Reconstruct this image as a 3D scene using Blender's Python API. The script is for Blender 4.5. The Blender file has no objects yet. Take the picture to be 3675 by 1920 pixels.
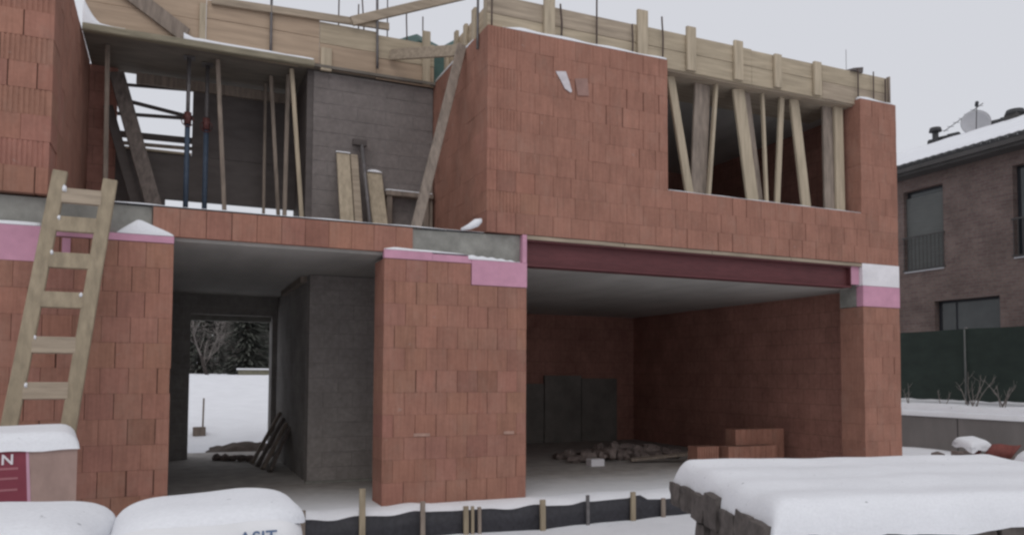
import bpy, math, random
from mathutils import Vector, Matrix, noise as mnoise

random.seed(7)
scene = bpy.context.scene
COL = scene.collection
R = math.radians

# ------------------------------------------------------------------ camera
YAW, PITCH, ROLL = 0.4098, 0.0486, 0.0052
CAM = Vector((-2.1272, -8.4927, 1.4473))
cam = bpy.data.cameras.new('camera')
cam_o = bpy.data.objects.new('camera', cam)
COL.objects.link(cam_o)
cam.sensor_width = 36.0
cam.sensor_fit = 'HORIZONTAL'
cam.lens = 36.0 * 2786.5 / 3675.0
cam.shift_y = 251.2 / 3675.0
cam.clip_start = 0.05
cam.clip_end = 2000
fwd = Vector((math.sin(YAW) * math.cos(PITCH), math.cos(YAW) * math.cos(PITCH), math.sin(PITCH)))
r0 = Vector((math.cos(YAW), -math.sin(YAW), 0))
u0 = r0.cross(fwd)
rr = math.cos(ROLL) * r0 + math.sin(ROLL) * u0
uu = -math.sin(ROLL) * r0 + math.cos(ROLL) * u0
cam_o.matrix_world = Matrix(((rr.x, uu.x, -fwd.x, CAM.x), (rr.y, uu.y, -fwd.y, CAM.y), (rr.z, uu.z, -fwd.z, CAM.z), (0, 0, 0, 1)))
scene.camera = cam_o

# ------------------------------------------------------------------ sky, sun, exposure
SUN_EL, SUN_AZ = 48.0, 200.0
world = bpy.data.worlds.new('World')
scene.world = world
world.use_nodes = True
wt = world.node_tree
wt.nodes.clear()
sky = wt.nodes.new('ShaderNodeTexSky')
sky.sky_type = 'NISHITA'
sky.sun_disc = False
sky.sun_elevation = R(SUN_EL)
sky.sun_rotation = R(SUN_AZ)
sky.air_density = 1.0
sky.dust_density = 4.0
mixw = wt.nodes.new('ShaderNodeMix')
mixw.data_type = 'RGBA'
mixw.inputs[0].default_value = 0.93          # closed cloud cover in front of the clear sky
mixw.inputs[7].default_value = (6.9, 7.0, 7.45, 1)
bg = wt.nodes.new('ShaderNodeBackground')
bg.inputs[1].default_value = 0.1
wo = wt.nodes.new('ShaderNodeOutputWorld')
wt.links.new(sky.outputs[0], mixw.inputs[6])
wt.links.new(mixw.outputs[2], bg.inputs[0])
wt.links.new(bg.outputs[0], wo.inputs[0])

sun = bpy.data.lights.new('sun', 'SUN')
sun.energy = 0.5
sun.angle = R(40)
sun.color = (1.0, 0.97, 0.93)
sun_o = bpy.data.objects.new('sun', sun)
COL.objects.link(sun_o)
sd = Vector((math.sin(R(SUN_AZ)) * math.cos(R(SUN_EL)), math.cos(R(SUN_AZ)) * math.cos(R(SUN_EL)), math.sin(R(SUN_EL))))
sun_o.rotation_euler = sd.to_track_quat('Z', 'Y').to_euler()
sun_o.location = (0, -20, 20)

vs = scene.view_settings
vs.view_transform = 'Standard'
vs.look = 'None'
vs.exposure = 0.0
vs.gamma = 1.0
vs.use_curve_mapping = False
scene.render.engine = 'CYCLES'
scene.cycles.use_denoising = True
scene.cycles.max_bounces = 8
scene.cycles.diffuse_bounces = 5
scene.cycles.filter_width = 2.5

# ------------------------------------------------------------------ materials
def nodes_of(name):
    m = bpy.data.materials.new(name)
    m.use_nodes = True
    nt = m.node_tree
    b = nt.nodes['Principled BSDF']
    return m, nt, b


def N(nt, t, **kw):
    n = nt.nodes.new(t)
    for k, v in kw.items():
        setattr(n, k, v)
    return n


def setc(b, col):
    b.inputs['Base Color'].default_value = (*col, 1)


def mulcol(nt, a, f):
    """a colour socket times a value socket"""
    n = N(nt, 'ShaderNodeMix', data_type='RGBA', blend_type='MULTIPLY')
    n.inputs[0].default_value = 1.0
    nt.links.new(a, n.inputs[6])
    nt.links.new(f, n.inputs[7])
    return n.outputs[2]


def vrange(nt, src, a, b, lo=0.3, hi=0.7):
    n = N(nt, 'ShaderNodeMapRange')
    n.inputs[1].default_value = lo
    n.inputs[2].default_value = hi
    n.inputs[3].default_value = a
    n.inputs[4].default_value = b
    nt.links.new(src, n.inputs[0])
    return n.outputs[0]


def noise_of(nt, scale, stretch=(1, 1, 1), coord='pos', detail=4, rough=0.6):
    if coord == 'pos':
        src = N(nt, 'ShaderNodeNewGeometry').outputs['Position']
    else:
        src = N(nt, 'ShaderNodeTexCoord').outputs['Object']
    mp = N(nt, 'ShaderNodeMapping')
    mp.inputs['Scale'].default_value = stretch
    nt.links.new(src, mp.inputs[0])
    nz = N(nt, 'ShaderNodeTexNoise')
    nz.inputs['Scale'].default_value = scale
    nz.inputs['Detail'].default_value = detail
    nz.inputs['Roughness'].default_value = rough
    nt.links.new(mp.outputs[0], nz.inputs['Vector'])
    return nz.outputs['Fac']


def add_bump(nt, b, h, strength, dist):
    bp = N(nt, 'ShaderNodeBump')
    bp.inputs['Strength'].default_value = strength
    bp.inputs['Distance'].default_value = dist
    nt.links.new(h, bp.inputs['Height'])
    nt.links.new(bp.outputs[0], b.inputs['Normal'])


def plain(name, col, rough=0.85, var=0.25, scale=6, stretch=(1, 1, 1), bump=0.0, bscale=60, bdist=0.01, metallic=0.0, var2=0.12, coord='pos', spec=0.3):
    m, nt, b = nodes_of(name)
    rgb = N(nt, 'ShaderNodeRGB')
    rgb.outputs[0].default_value = (*col, 1)
    c = rgb.outputs[0]
    c = mulcol(nt, c, vrange(nt, noise_of(nt, scale, stretch, coord), 1 - var, 1 + var))
    if var2:
        c = mulcol(nt, c, vrange(nt, noise_of(nt, scale * 0.17, (1, 1, 1), coord, 3), 1 - var2, 1 + var2))
    nt.links.new(c, b.inputs['Base Color'])
    b.inputs['Roughness'].default_value = rough
    b.inputs['Metallic'].default_value = metallic
    b.inputs['Specular IOR Level'].default_value = spec
    if bump:
        add_bump(nt, b, noise_of(nt, bscale, stretch, coord, 6), bump, bdist)
    return m


def brick_material(name, col):
    m, nt, b = nodes_of(name)
    oi = N(nt, 'ShaderNodeObjectInfo')
    geo = N(nt, 'ShaderNodeNewGeometry')
    rgb = N(nt, 'ShaderNodeRGB')
    rgb.outputs[0].default_value = (*col, 1)
    c = mulcol(nt, rgb.outputs[0], oi.outputs['Color'])
    isl = geo.outputs['Random Per Island']
    c = mulcol(nt, c, vrange(nt, isl, 0.92, 1.06, 0, 1))
    # faint vertical combing of the extruded clay, and blotches from firing and damp
    sep = N(nt, 'ShaderNodeSeparateXYZ')
    nt.links.new(geo.outputs['Position'], sep.inputs[0])
    ad = N(nt, 'ShaderNodeMath', operation='ADD')
    nt.links.new(sep.outputs[0], ad.inputs[0])
    nt.links.new(sep.outputs[1], ad.inputs[1])
    cmb = N(nt, 'ShaderNodeCombineXYZ')
    nt.links.new(ad.outputs[0], cmb.inputs[0])
    zs = N(nt, 'ShaderNodeMath', operation='MULTIPLY')
    zs.inputs[1].default_value = 0.07
    nt.links.new(sep.outputs[2], zs.inputs[0])
    nt.links.new(zs.outputs[0], cmb.inputs[1])
    nz = N(nt, 'ShaderNodeTexNoise')
    nz.inputs['Scale'].default_value = 38
    nz.inputs['Detail'].default_value = 3
    nt.links.new(cmb.outputs[0], nz.inputs['Vector'])
    c = mulcol(nt, c, vrange(nt, nz.outputs['Fac'], 0.89, 1.10))
    c = mulcol(nt, c, vrange(nt, noise_of(nt, 2.6), 0.86, 1.12))
    c = mulcol(nt, c, vrange(nt, noise_of(nt, 24), 0.93, 1.07))
    dust = N(nt, 'ShaderNodeMix', data_type='RGBA')
    nt.links.new(vrange(nt, noise_of(nt, 3.4, (1, 1, 0.6), detail=7, rough=0.75), 0.0, 0.42, 0.5, 0.74), dust.inputs[0])
    nt.links.new(c, dust.inputs[6])
    dust.inputs[7].default_value = (0.36, 0.235, 0.185, 1)
    c = dust.outputs[2]
    # mortar smears and drips in small flecks
    sm = N(nt, 'ShaderNodeMix', data_type='RGBA')
    nt.links.new(vrange(nt, noise_of(nt, 7.5, (1, 1, 1.6), detail=2), 0.0, 0.5, 0.71, 0.76), sm.inputs[0])
    nt.links.new(c, sm.inputs[6])
    sm.inputs[7].default_value = (0.34, 0.25, 0.215, 1)
    c = sm.outputs[2]
    nt.links.new(c, b.inputs['Base Color'])
    b.inputs['Roughness'].default_value = 0.92
    b.inputs['Specular IOR Level'].default_value = 0.2
    add_bump(nt, b, nz.outputs['Fac'], 0.2, 0.005)
    return m


def masonry_tex(name, c1, c2, mortar, w, h, joint, axis='x', bumpy=0.4):
    """brick or block pattern for walls too far or too dark to tell the pieces apart"""
    m, nt, b = nodes_of(name)
    geo = N(nt, 'ShaderNodeNewGeometry')
    sep = N(nt, 'ShaderNodeSeparateXYZ')
    nt.links.new(geo.outputs['Position'], sep.inputs[0])
    ad = N(nt, 'ShaderNodeMath', operation='ADD')
    nt.links.new(sep.outputs[0], ad.inputs[0])
    nt.links.new(sep.outputs[1], ad.inputs[1])
    cmb = N(nt, 'ShaderNodeCombineXYZ')
    nt.links.new(ad.outputs[0], cmb.inputs[0])
    nt.links.new(sep.outputs[2], cmb.inputs[1])
    br = N(nt, 'ShaderNodeTexBrick')
    br.inputs['Color1'].default_value = (*c1, 1)
    br.inputs['Color2'].default_value = (*c2, 1)
    br.inputs['Mortar'].default_value = (*mortar, 1)
    br.inputs['Scale'].default_value = 1
    br.inputs['Mortar Size'].default_value = joint
    br.inputs['Mortar Smooth'].default_value = 0.3
    br.inputs['Brick Width'].default_value = w
    br.inputs['Row Height'].default_value = h
    nt.links.new(cmb.outputs[0], br.inputs['Vector'])
    c = mulcol(nt, br.outputs['Color'], vrange(nt, noise_of(nt, 1.7), 0.8, 1.2))
    c = mulcol(nt, c, vrange(nt, noise_of(nt, 14), 0.88, 1.12))
    nt.links.new(c, b.inputs['Base Color'])
    b.inputs['Roughness'].default_value = 0.9
    b.inputs['Specular IOR Level'].default_value = 0.2
    inv = N(nt, 'ShaderNodeMath', operation='SUBTRACT')
    inv.inputs[0].default_value = 1.0
    nt.links.new(br.outputs['Fac'], inv.inputs[1])
    add_bump(nt, b, inv.outputs[0], bumpy, 0.006)
    return m


def floor_material(name):
    """bare screed, thin blown-in snow near the open front"""
    m, nt, b = nodes_of(name)
    geo = N(nt, 'ShaderNodeNewGeometry')
    sep = N(nt, 'ShaderNodeSeparateXYZ')
    nt.links.new(geo.outputs['Position'], sep.inputs[0])
    nz = noise_of(nt, 1.1, (0.5, 1, 1))
    nz2 = noise_of(nt, 9)
    a = N(nt, 'ShaderNodeMath', operation='MULTIPLY_ADD')
    a.inputs[1].default_value = 1.0
    nt.links.new(nz, a.inputs[0])
    nt.links.new(sep.outputs[1], a.inputs[2])
    a2 = N(nt, 'ShaderNodeMath', operation='MULTIPLY_ADD')
    a2.inputs[1].default_value = 0.5
    nt.links.new(nz2, a2.inputs[0])
    nt.links.new(a.outputs[0], a2.inputs[2])
    f = vrange(nt, a2.outputs[0], 1.0, 0.0, 0.7, 2.6)
    mx = N(nt, 'ShaderNodeMix', data_type='RGBA')
    nt.links.new(f, mx.inputs[0])
    rgb = N(nt, 'ShaderNodeRGB')
    rgb.outputs[0].default_value = (0.33, 0.305, 0.285, 1)
    c = mulcol(nt, rgb.outputs[0], vrange(nt, noise_of(nt, 4), 0.8, 1.2))
    nt.links.new(c, mx.inputs[6])
    mx.inputs[7].default_value = (0.74, 0.75, 0.77, 1)
    nt.links.new(mx.outputs[2], b.inputs['Base Color'])
    b.inputs['Roughness'].default_value = 0.9
    add_bump(nt, b, noise_of(nt, 30), 0.3, 0.01)
    return m


def snow_material(name):
    m, nt, b = nodes_of(name)
    rgb = N(nt, 'ShaderNodeRGB')
    rgb.outputs[0].default_value = (0.83, 0.84, 0.87, 1)
    c = mulcol(nt, rgb.outputs[0], vrange(nt, noise_of(nt, 2.0), 0.95, 1.03))
    c = mulcol(nt, c, vrange(nt, noise_of(nt, 75, detail=3), 0.95, 1.03))
    c = mulcol(nt, c, vrange(nt, noise_of(nt, 21, detail=2), 0.55, 1.0, 0.245, 0.285))   # blown grit
    nt.links.new(c, b.inputs['Base Color'])
    b.inputs['Roughness'].default_value = 0.75
    b.inputs['Specular IOR Level'].default_value = 0.15
    b.inputs['Subsurface Weight'].default_value = 0.0
    add_bump(nt, b, noise_of(nt, 17, detail=9, rough=0.72), 0.5, 0.02)
    return m


M = {}
M['brick'] = brick_material('red hollow brick', (0.325, 0.163, 0.120))
M['mortar'] = plain('dark joint mortar', (0.165, 0.088, 0.066), 0.95, 0.2)  # dark brown mortar of the open joints
M['brick_in'] = masonry_tex('interior hollow brick', (0.34, 0.17, 0.135), (0.37, 0.19, 0.15), (0.25, 0.135, 0.105), 0.25, 0.25, 0.006)
M['block_hall'] = plain('grey block paled for dim hall', (0.29, 0.265, 0.25), 0.92, 0.14, 18, bump=0.5, bscale=90, bdist=0.004)  # paler copy of the block, lightened to make up for weak hall light
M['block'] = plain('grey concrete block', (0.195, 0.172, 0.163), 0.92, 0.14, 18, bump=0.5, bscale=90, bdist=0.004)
M['block_joint'] = plain('grey block mortar', (0.235, 0.215, 0.205), 0.95, 0.15, 10)
M['block_in'] = masonry_tex('interior grey block', (0.29, 0.27, 0.255), (0.32, 0.30, 0.285), (0.33, 0.315, 0.30), 0.4, 0.2, 0.008)
M['concrete'] = plain('cast concrete', (0.275, 0.27, 0.245), 0.9, 0.2, 7, bump=0.3, bscale=50, bdist=0.006)
M['ceiling'] = plain('slab underside', (0.42, 0.405, 0.38), 0.9, 0.1, 3, (1, 0.2, 1))
M['floor'] = floor_material('screed with blown snow')
M['snow'] = snow_material('snow')
M['pink'] = plain('pink foam board', (0.58, 0.30, 0.40), 0.8, 0.06, 9)
M['white_board'] = plain('white foam board', (0.78, 0.76, 0.78), 0.8, 0.04, 9)
M['beam'] = plain('oxide primed steel', (0.115, 0.034, 0.037), 0.6, 0.15, 5, (1, 1, 6), spec=0.4)
M['wood_h'] = plain('sawn timber lengthwise', (0.42, 0.35, 0.255), 0.85, 0.2, 2.2, (0.8, 9, 9), bump=0.25, bscale=4, bdist=0.004)
M['wood_h2'] = plain('sawn timber weathered', (0.36, 0.295, 0.225), 0.88, 0.24, 2.4, (0.8, 9, 9), bump=0.25, bscale=4, bdist=0.004)
M['wood_pink'] = plain('planed shuttering board', (0.41, 0.31, 0.225), 0.82, 0.15, 2.0, (0.7, 8, 8), bump=0.2, bscale=4, bdist=0.003)
M['wood_y'] = plain('sawn timber running back', (0.44, 0.355, 0.255), 0.85, 0.2, 2.2, (9, 0.8, 9))
M['wood_v'] = plain('sawn timber upright', (0.43, 0.36, 0.265), 0.85, 0.2, 2.4, (9, 9, 0.8), bump=0.25, bscale=4, bdist=0.004)
M['wood_d'] = plain('old grey timber', (0.25, 0.205, 0.17), 0.9, 0.3, 2.6, (8, 8, 1.2), bump=0.3, bscale=4, bdist=0.004)
M['wood_dk'] = plain('wet dark timber', (0.15, 0.125, 0.112), 0.9, 0.35, 3.0, (8, 8, 1.2), bump=0.3, bscale=4, bdist=0.004)
M['wood_l'] = plain('ladder timber', (0.31, 0.255, 0.18), 0.88, 0.2, 2.6, (8, 8, 1.2), bump=0.3, bscale=4, bdist=0.004)
M['shade_ply'] = plain('dark shuttering and recess shade', (0.105, 0.09, 0.085), 0.7, 0.18, 2.5, (1, 1, 3))  # the shade of the recess is put into this dark colour
M['soffit'] = plain('brownish shuttering underside', (0.185, 0.165, 0.140), 0.85, 0.2, 2.2, (1.0, 5, 1))  # brownish base tone with streaky variation
M['ledge'] = plain('mossy ledge timber', (0.27, 0.24, 0.175), 0.9, 0.3, 3, (0.8, 6, 6))
M['rebar'] = plain('rusty rebar', (0.09, 0.065, 0.055), 0.8, 0.3, 30)
M['steel'] = plain('dull steel', (0.16, 0.15, 0.15), 0.6, 0.2, 12, metallic=0.3)
M['blue'] = plain('blue painted steel', (0.055, 0.078, 0.115), 0.6, 0.2, 15)
M['redp'] = plain('red painted steel', (0.12, 0.045, 0.042), 0.6, 0.2, 15)
M['foil'] = plain('dark dimpled membrane', (0.031, 0.030, 0.036), 0.55, 0.3, 20, bump=0.5, bscale=40, bdist=0.01, spec=0.4)
M['stone'] = plain('split grey brown stone', (0.12, 0.104, 0.096), 0.95, 0.35, 9, bump=0.9, bscale=24, bdist=0.03)
M['stone_core'] = plain('shadowed stone rubble', (0.07, 0.06, 0.056), 0.95, 0.3, 8)  # stone colour darkened to stand in for shade between the stones
M['bag'] = plain('white woven sack', (0.74, 0.74, 0.75), 0.55, 0.04, 6, bump=0.15, bscale=12, bdist=0.01)
M['bag_ink'] = plain('blue sack print', (0.10, 0.15, 0.25), 0.6, 0.1, 20)
M['bag_ink2'] = plain('grey sack print', (0.30, 0.30, 0.34), 0.6, 0.1, 20)
M['wrap'] = plain('foil over bricks', (0.36, 0.25, 0.215), 0.5, 0.14, 5, (2, 2, 1), bump=0.3, bscale=9, bdist=0.01)
M['label_red'] = plain('crimson print', (0.22, 0.045, 0.065), 0.5, 0.06, 6)
M['label_edge'] = plain('pale pink print', (0.52, 0.30, 0.38), 0.5, 0.04, 6)
M['label_line'] = plain('faint print lines', (0.36, 0.14, 0.16), 0.5, 0.04, 6)
M['label_white'] = plain('white print', (0.72, 0.68, 0.70), 0.5, 0.03, 6)
M['nb_brick'] = masonry_tex('neighbour clinker', (0.145, 0.10, 0.092), (0.185, 0.135, 0.12), (0.16, 0.135, 0.125), 0.24, 0.075, 0.012)
M['nb_dark'] = plain('dark frame paint', (0.028, 0.030, 0.036), 0.5, 0.1, 6)
M['nb_blind'] = plain('grey roller blind', (0.125, 0.13, 0.125), 0.7, 0.1, 3, (1, 1, 12))
M['nb_fascia'] = plain('dark eaves board', (0.075, 0.070, 0.068), 0.7, 0.12, 4)
M['nb_tile'] = plain('dark roof tile', (0.06, 0.06, 0.062), 0.7, 0.2, 10)
M['dish'] = plain('grey dish paint', (0.42, 0.42, 0.44), 0.5, 0.05, 5)
M['net'] = plain('dark green screen net', (0.028, 0.040, 0.034), 0.9, 0.15, 3, (1, 1, 2), bump=0.4, bscale=60, bdist=0.005)
M['retain'] = plain('grey retaining wall concrete', (0.215, 0.20, 0.19), 0.92, 0.14, 2.2, (1, 1, 0.35), bump=0.3, bscale=30, bdist=0.01)
M['tarp'] = plain('green tarpaulin', (0.06, 0.115, 0.10), 0.5, 0.2, 6)
M['clay_tile'] = plain('dark red clay tile', (0.21, 0.07, 0.06), 0.8, 0.2, 8)
M['bark'] = plain('wet bark', (0.060, 0.050, 0.045), 0.95, 0.3, 12)
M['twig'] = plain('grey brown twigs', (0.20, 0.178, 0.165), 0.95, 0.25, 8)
M['twig_far'] = plain('far twigs paled as by haze', (0.27, 0.25, 0.235), 0.95, 0.25, 8)  # paler copy of the twigs, distance haze put into the colour
M['needle'] = plain('dark conifer needles', (0.095, 0.10, 0.085), 0.9, 0.35, 4)
M['garden_wall'] = plain('mossy garden wall', (0.20, 0.19, 0.14), 0.95, 0.25, 5)
M['rubble'] = plain('dusty rubble', (0.20, 0.16, 0.145), 0.95, 0.3, 9, bump=0.6, bscale=30, bdist=0.02)
M['earth'] = plain('wet bare earth', (0.085, 0.066, 0.055), 0.95, 0.35, 7, bump=0.8, bscale=25, bdist=0.03)
M['dab'] = plain('dried mortar', (0.40, 0.255, 0.205), 0.95, 0.2, 14)
M['plastic'] = plain('thin clear film', (0.62, 0.58, 0.60), 0.3, 0.15, 12)
M['panel'] = plain('grey green board', (0.19, 0.175, 0.158), 0.9, 0.2, 2.5)
m_, nt_, b_ = nodes_of('window glass')
setc(b_, (0.05, 0.055, 0.055))
b_.inputs['Roughness'].default_value = 0.12
b_.inputs['Specular IOR Level'].default_value = 0.5
nt_.links.new(mulcol(nt_, (lambda r: (setattr(r.outputs[0], 'default_value', (0.05, 0.055, 0.055, 1)), r.outputs[0])[1])(N(nt_, 'ShaderNodeRGB')), vrange(nt_, noise_of(nt_, 2), 0.8, 1.2)), b_.inputs['Base Color'])
M['glass'] = m_

# ------------------------------------------------------------------ building helpers
WL = {}      # world origin of every object (no object carries a rotation of its own)


def link(o, loc, parent=None):
    COL.objects.link(o)
    WL[o.name] = Vector(loc)
    if parent is not None:
        o.parent = parent
        o.location = Vector(loc) - WL[parent.name]
    else:
        o.location = loc
    return o


def tag(o, label=None, cat=None, group=None, kind=None):
    if label: o['label'] = label
    if cat: o['category'] = cat
    if group: o['group'] = group
    if kind: o['kind'] = kind
    return o


def thing(name, loc, label, cat, group=None):
    o = bpy.data.objects.new(name, None)
    o.empty_display_size = 0.1
    link(o, loc)
    return tag(o, label, cat, group)


class MB:
    """collects shapes in world space; build() links them as ONE mesh object"""
    def __init__(s):
        s.v, s.f, s.sm = [], [], []

    def add(s, vs, fs, smooth=False):
        k = len(s.v)
        s.v += [Vector(v) for v in vs]
        s.f += [tuple(i + k for i in f) for f in fs]
        s.sm += [smooth] * len(fs)
        return s

    def box(s, x0, x1, y0, y1, z0, z1):
        vs = [(x, y, z) for z in (z0, z1) for y in (y0, y1) for x in (x0, x1)]
        return s.add(vs, [(0, 2, 3, 1), (4, 5, 7, 6), (0, 1, 5, 4), (2, 6, 7, 3), (0, 4, 6, 2), (1, 3, 7, 5)])

    def hexa(s, p):  # eight corners in box() order
        return s.add(p, [(0, 2, 3, 1), (4, 5, 7, 6), (0, 1, 5, 4), (2, 6, 7, 3), (0, 4, 6, 2), (1, 3, 7, 5)])

    def beam(s, p, q, w, t, side=(1, 0, 0), ch=0.0):
        """board from p to q, w wide along side, t thick across it"""
        p, q = Vector(p), Vector(q)
        d = (q - p).normalized()
        sd_ = Vector(side)
        sd_ = (sd_ - d * sd_.dot(d)).normalized()
        n = d.cross(sd_)
        a, b = sd_ * w / 2, n * t / 2
        c = min(w, t) * 0.14
        a1, b1 = sd_ * (w / 2 - c), n * (t / 2 - c)
        ring = [a + b1, a1 + b, -a1 + b, -a + b1, -a - b1, -a1 - b, a1 - b, a - b1]
        vs = [p + r for r in ring] + [q + r for r in ring]
        fs = [tuple(range(7, -1, -1)), tuple(range(8, 16))] + [(i, (i + 1) % 8, 8 + (i + 1) % 8, 8 + i) for i in range(8)]
        return s.add(vs, fs)

    def tube(s, pts, rad, n=8, caps=True):
        pts = [Vector(p) for p in pts]
        if not isinstance(rad, (list, tuple)):
            rad = [rad] * len(pts)
        k = len(s.v)
        vs, fs = [], []
        for i, p in enumerate(pts):
            d = (pts[min(i + 1, len(pts) - 1)] - pts[max(i - 1, 0)]).normalized()
            ref = Vector((0, 0, 1)) if abs(d.z) < 0.9 else Vector((1, 0, 0))
            a = d.cross(ref).normalized()
            b = d.cross(a)
            for j in range(n):
                t = 2 * math.pi * j / n
                vs.append(p + (a * math.cos(t) + b * math.sin(t)) * rad[i])
        for i in range(len(pts) - 1):
            for j in range(n):
                fs.append((i * n + j, i * n + (j + 1) % n, (i + 1) * n + (j + 1) % n, (i + 1) * n + j))
        s.add(vs, fs, True)
        if caps:
            m = (len(pts) - 1) * n
            s.f += [tuple(k + j for j in range(n - 1, -1, -1)), tuple(k + m + j for j in range(n))]
            s.sm += [False, False]
        return s

    def build(s, name, mat, parent=None, origin=None):
        lo = Vector([min(v[i] for v in s.v) for i in range(3)])
        hi = Vector([max(v[i] for v in s.v) for i in range(3)])
        o_ = Vector(origin) if origin else Vector(((lo.x + hi.x) / 2, (lo.y + hi.y) / 2, lo.z))
        me = bpy.data.meshes.new(name)
        me.from_pydata([tuple(v - o_) for v in s.v], [], s.f)
        me.materials.append(M[mat] if isinstance(mat, str) else mat)
        me.polygons.foreach_set('use_smooth', s.sm)
        me.update()
        ob = bpy.data.objects.new(name, me)
        return link(ob, o_, parent)


def box(name, x0, x1, y0, y1, z0, z1, mat, parent=None):
    return MB().box(x0, x1, y0, y1, z0, z1).build(name, mat, parent)


def board(name, p, q, w, t, side, mat, label=None, cat=None, group=None, parent=None):
    o = MB().beam(p, q, w, t, side).build(name, mat, parent)
    return tag(o, label, cat, group)


def nz3(x, y, z=0.0, s=1.0):
    return mnoise.noise(Vector((x * s, y * s, z * s)))


def snow_slab(name, corner, u, v, thick, label, rnd=0.12, nu=26, nv=14, ripple=0.0, over=0.02, droop=0.03, parent=None, seed=0.0, crown=0.0, mat='snow'):
    """rounded snow cover over a parallelogram: corner + a*u + b*v, thick metres deep"""
    c, u, v = Vector(corner), Vector(u), Vector(v)
    lu, lv = u.length, v.length
    vs, fs = [], []

    def prof(d):
        d = max(0.0, min(1.0, d / rnd))
        return math.sqrt(max(0.0, 1 - (1 - d) ** 2))

    def warp(i, n):
        t = i / n
        return 0.5 - 0.5 * math.cos(math.pi * t) if n > 3 else t
    for j in range(nv + 1):
        for i in range(nu + 1):
            a, b = warp(i, nu), warp(j, nv)
            d = min(a * lu, (1 - a) * lu, b * lv, (1 - b) * lv)
            du, dv = min(a, 1 - a) * lu, min(b, 1 - b) * lv
            h = thick * prof(du) * prof(dv)
            p = c + u * a + v * b
            h *= 1 + 0.09 * nz3(p.x + seed, p.y, 0, 2.3)
            h += crown * math.sin(math.pi * a) * math.sin(math.pi * b)
            if ripple:
                h += ripple * math.sin((b * lv * 11) + 2.2 * nz3(p.x, p.y, 3, 1.1)) * prof(du) * prof(dv)
            # swell sideways and hang a little over the edge
            ex = (over if a > 0.5 else -over) * (1 - min(1, du / rnd)) * (0.6 + 0.8 * abs(nz3(p.y * 3 + seed, 1, 0)))
            ey = (over if b > 0.5 else -over) * (1 - min(1, dv / rnd)) * (0.6 + 0.8 * abs(nz3(p.x * 3 + seed, 4, 0)))
            p = p + u.normalized() * ex + v.normalized() * ey
            drop = droop * (1 - min(1, d / (rnd * 0.25))) * (0.5 + nz3(p.x * 5 + seed, p.y * 5, 9))
            vs.append((p.x, p.y, p.z + h - max(0, drop)))
    W = nu + 1
    for j in range(nv):
        for i in range(nu):
            fs.append((j * W + i, j * W + i + 1, (j + 1) * W + i + 1, (j + 1) * W + i))
    k = len(vs)
    for j in range(nv + 1):
        for i in range(nu + 1):
            if i in (0, nu) or j in (0, nv):
                pass
    # flat underside a touch above what carries it
    un = [c + Vector((0, 0, 0.003)), c + u + Vector((0, 0, 0.003)), c + u + v + Vector((0, 0, 0.003)), c + v + Vector((0, 0, 0.003))]
    vs += [tuple(p) for p in un]
    fs.append((k, k + 3, k + 2, k + 1))
    bot = [i for i in range(nu + 1)]
    fs.append(tuple([k + 1, k] + bot))
    fs.append(tuple([k + 3, k + 2] + [nv * W + i for i in range(nu, -1, -1)]))
    fs.append(tuple([k, k + 3] + [j * W for j in range(nv, -1, -1)]))
    fs.append(tuple([k + 2, k + 1] + [j * W + nu for j in range(nv + 1)]))
    mb = MB()
    mb.add(vs, fs, True)
    o = mb.build(name, mat, parent)
    if parent is None:
        tag(o, label, 'snow', None, 'stuff')
    return o


# ================================================================== GROUND
def smooth(a, b, x):
    t = max(0.0, min(1.0, (x - a) / (b - a)))
    return t * t * (3 - 2 * t)


def gz(x, y):
    z = -0.30
    z += 0.30 * smooth(4.5, 11.0, x) * smooth(-9, -2, y)
    if y > 6.3:
        back = -0.12 + 0.55 * smooth(6.3, 10.5, y) + 0.98 * smooth(9.5, 21, y) + 0.004 * max(0, y - 24)
        w = smooth(6.3, 7.2, y)
        z = z * (1 - w) + back * w
    t = smooth(12.03, 12.12, x)
    z = z * (1 - t) + max(0.90, z) * t
    z += 0.035 * nz3(x, y, 0, 0.9) + 0.012 * nz3(x, y, 5, 4.0)
    d = math.hypot(x, y)
    return z + (0.02 * nz3(x, y, 2, 0.15) if d > 20 else 0)


def axis(spec):
    out = []
    for a, b, n in spec:
        out += [a + (b - a) * i / n for i in range(n)]
    return out + [spec[-1][1]]


gx = axis([(-600, -40, 8), (-40, -8, 14), (-8, 4.5, 60), (4.5, 12.0, 34), (12.0, 12.16, 5), (12.16, 18, 16), (18, 60, 12), (60, 600, 8)])
gy = axis([(-400, -20, 6), (-20, -8, 10), (-8, 1, 46), (1, 6, 10), (6, 26, 60), (26, 60, 12), (60, 900, 8)])
mb = MB()
vs = [(x, y, gz(x, y)) for y in gy for x in gx]
W = len(gx)
mb.add(vs, [(j * W + i, j * W + i + 1, (j + 1) * W + i + 1, (j + 1) * W + i) for j in range(len(gy) - 1) for i in range(W - 1)], True)
ground = mb.build('ground', 'snow', origin=(0, 0, -0.3))
tag(ground, kind='structure')

# ================================================================== UNFINISHED HOUSE
ZU = 3.15                     # upper masonry starts
LX, LP = -3.265, -2.16        # corner of the upper left block, inner edge of the left pier
MX0, MX1 = 0.0, 1.752         # middle pier
UX0, UX1 = 1.225, 8.02        # upper right block
WX0, WX1 = 3.80, 7.265        # window
TH = 0.44
house = thing('unfinished_house', (2, 0, -0.3), 'two storey house under construction in bare red hollow brick', 'house')

brick_cache = {}


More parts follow.
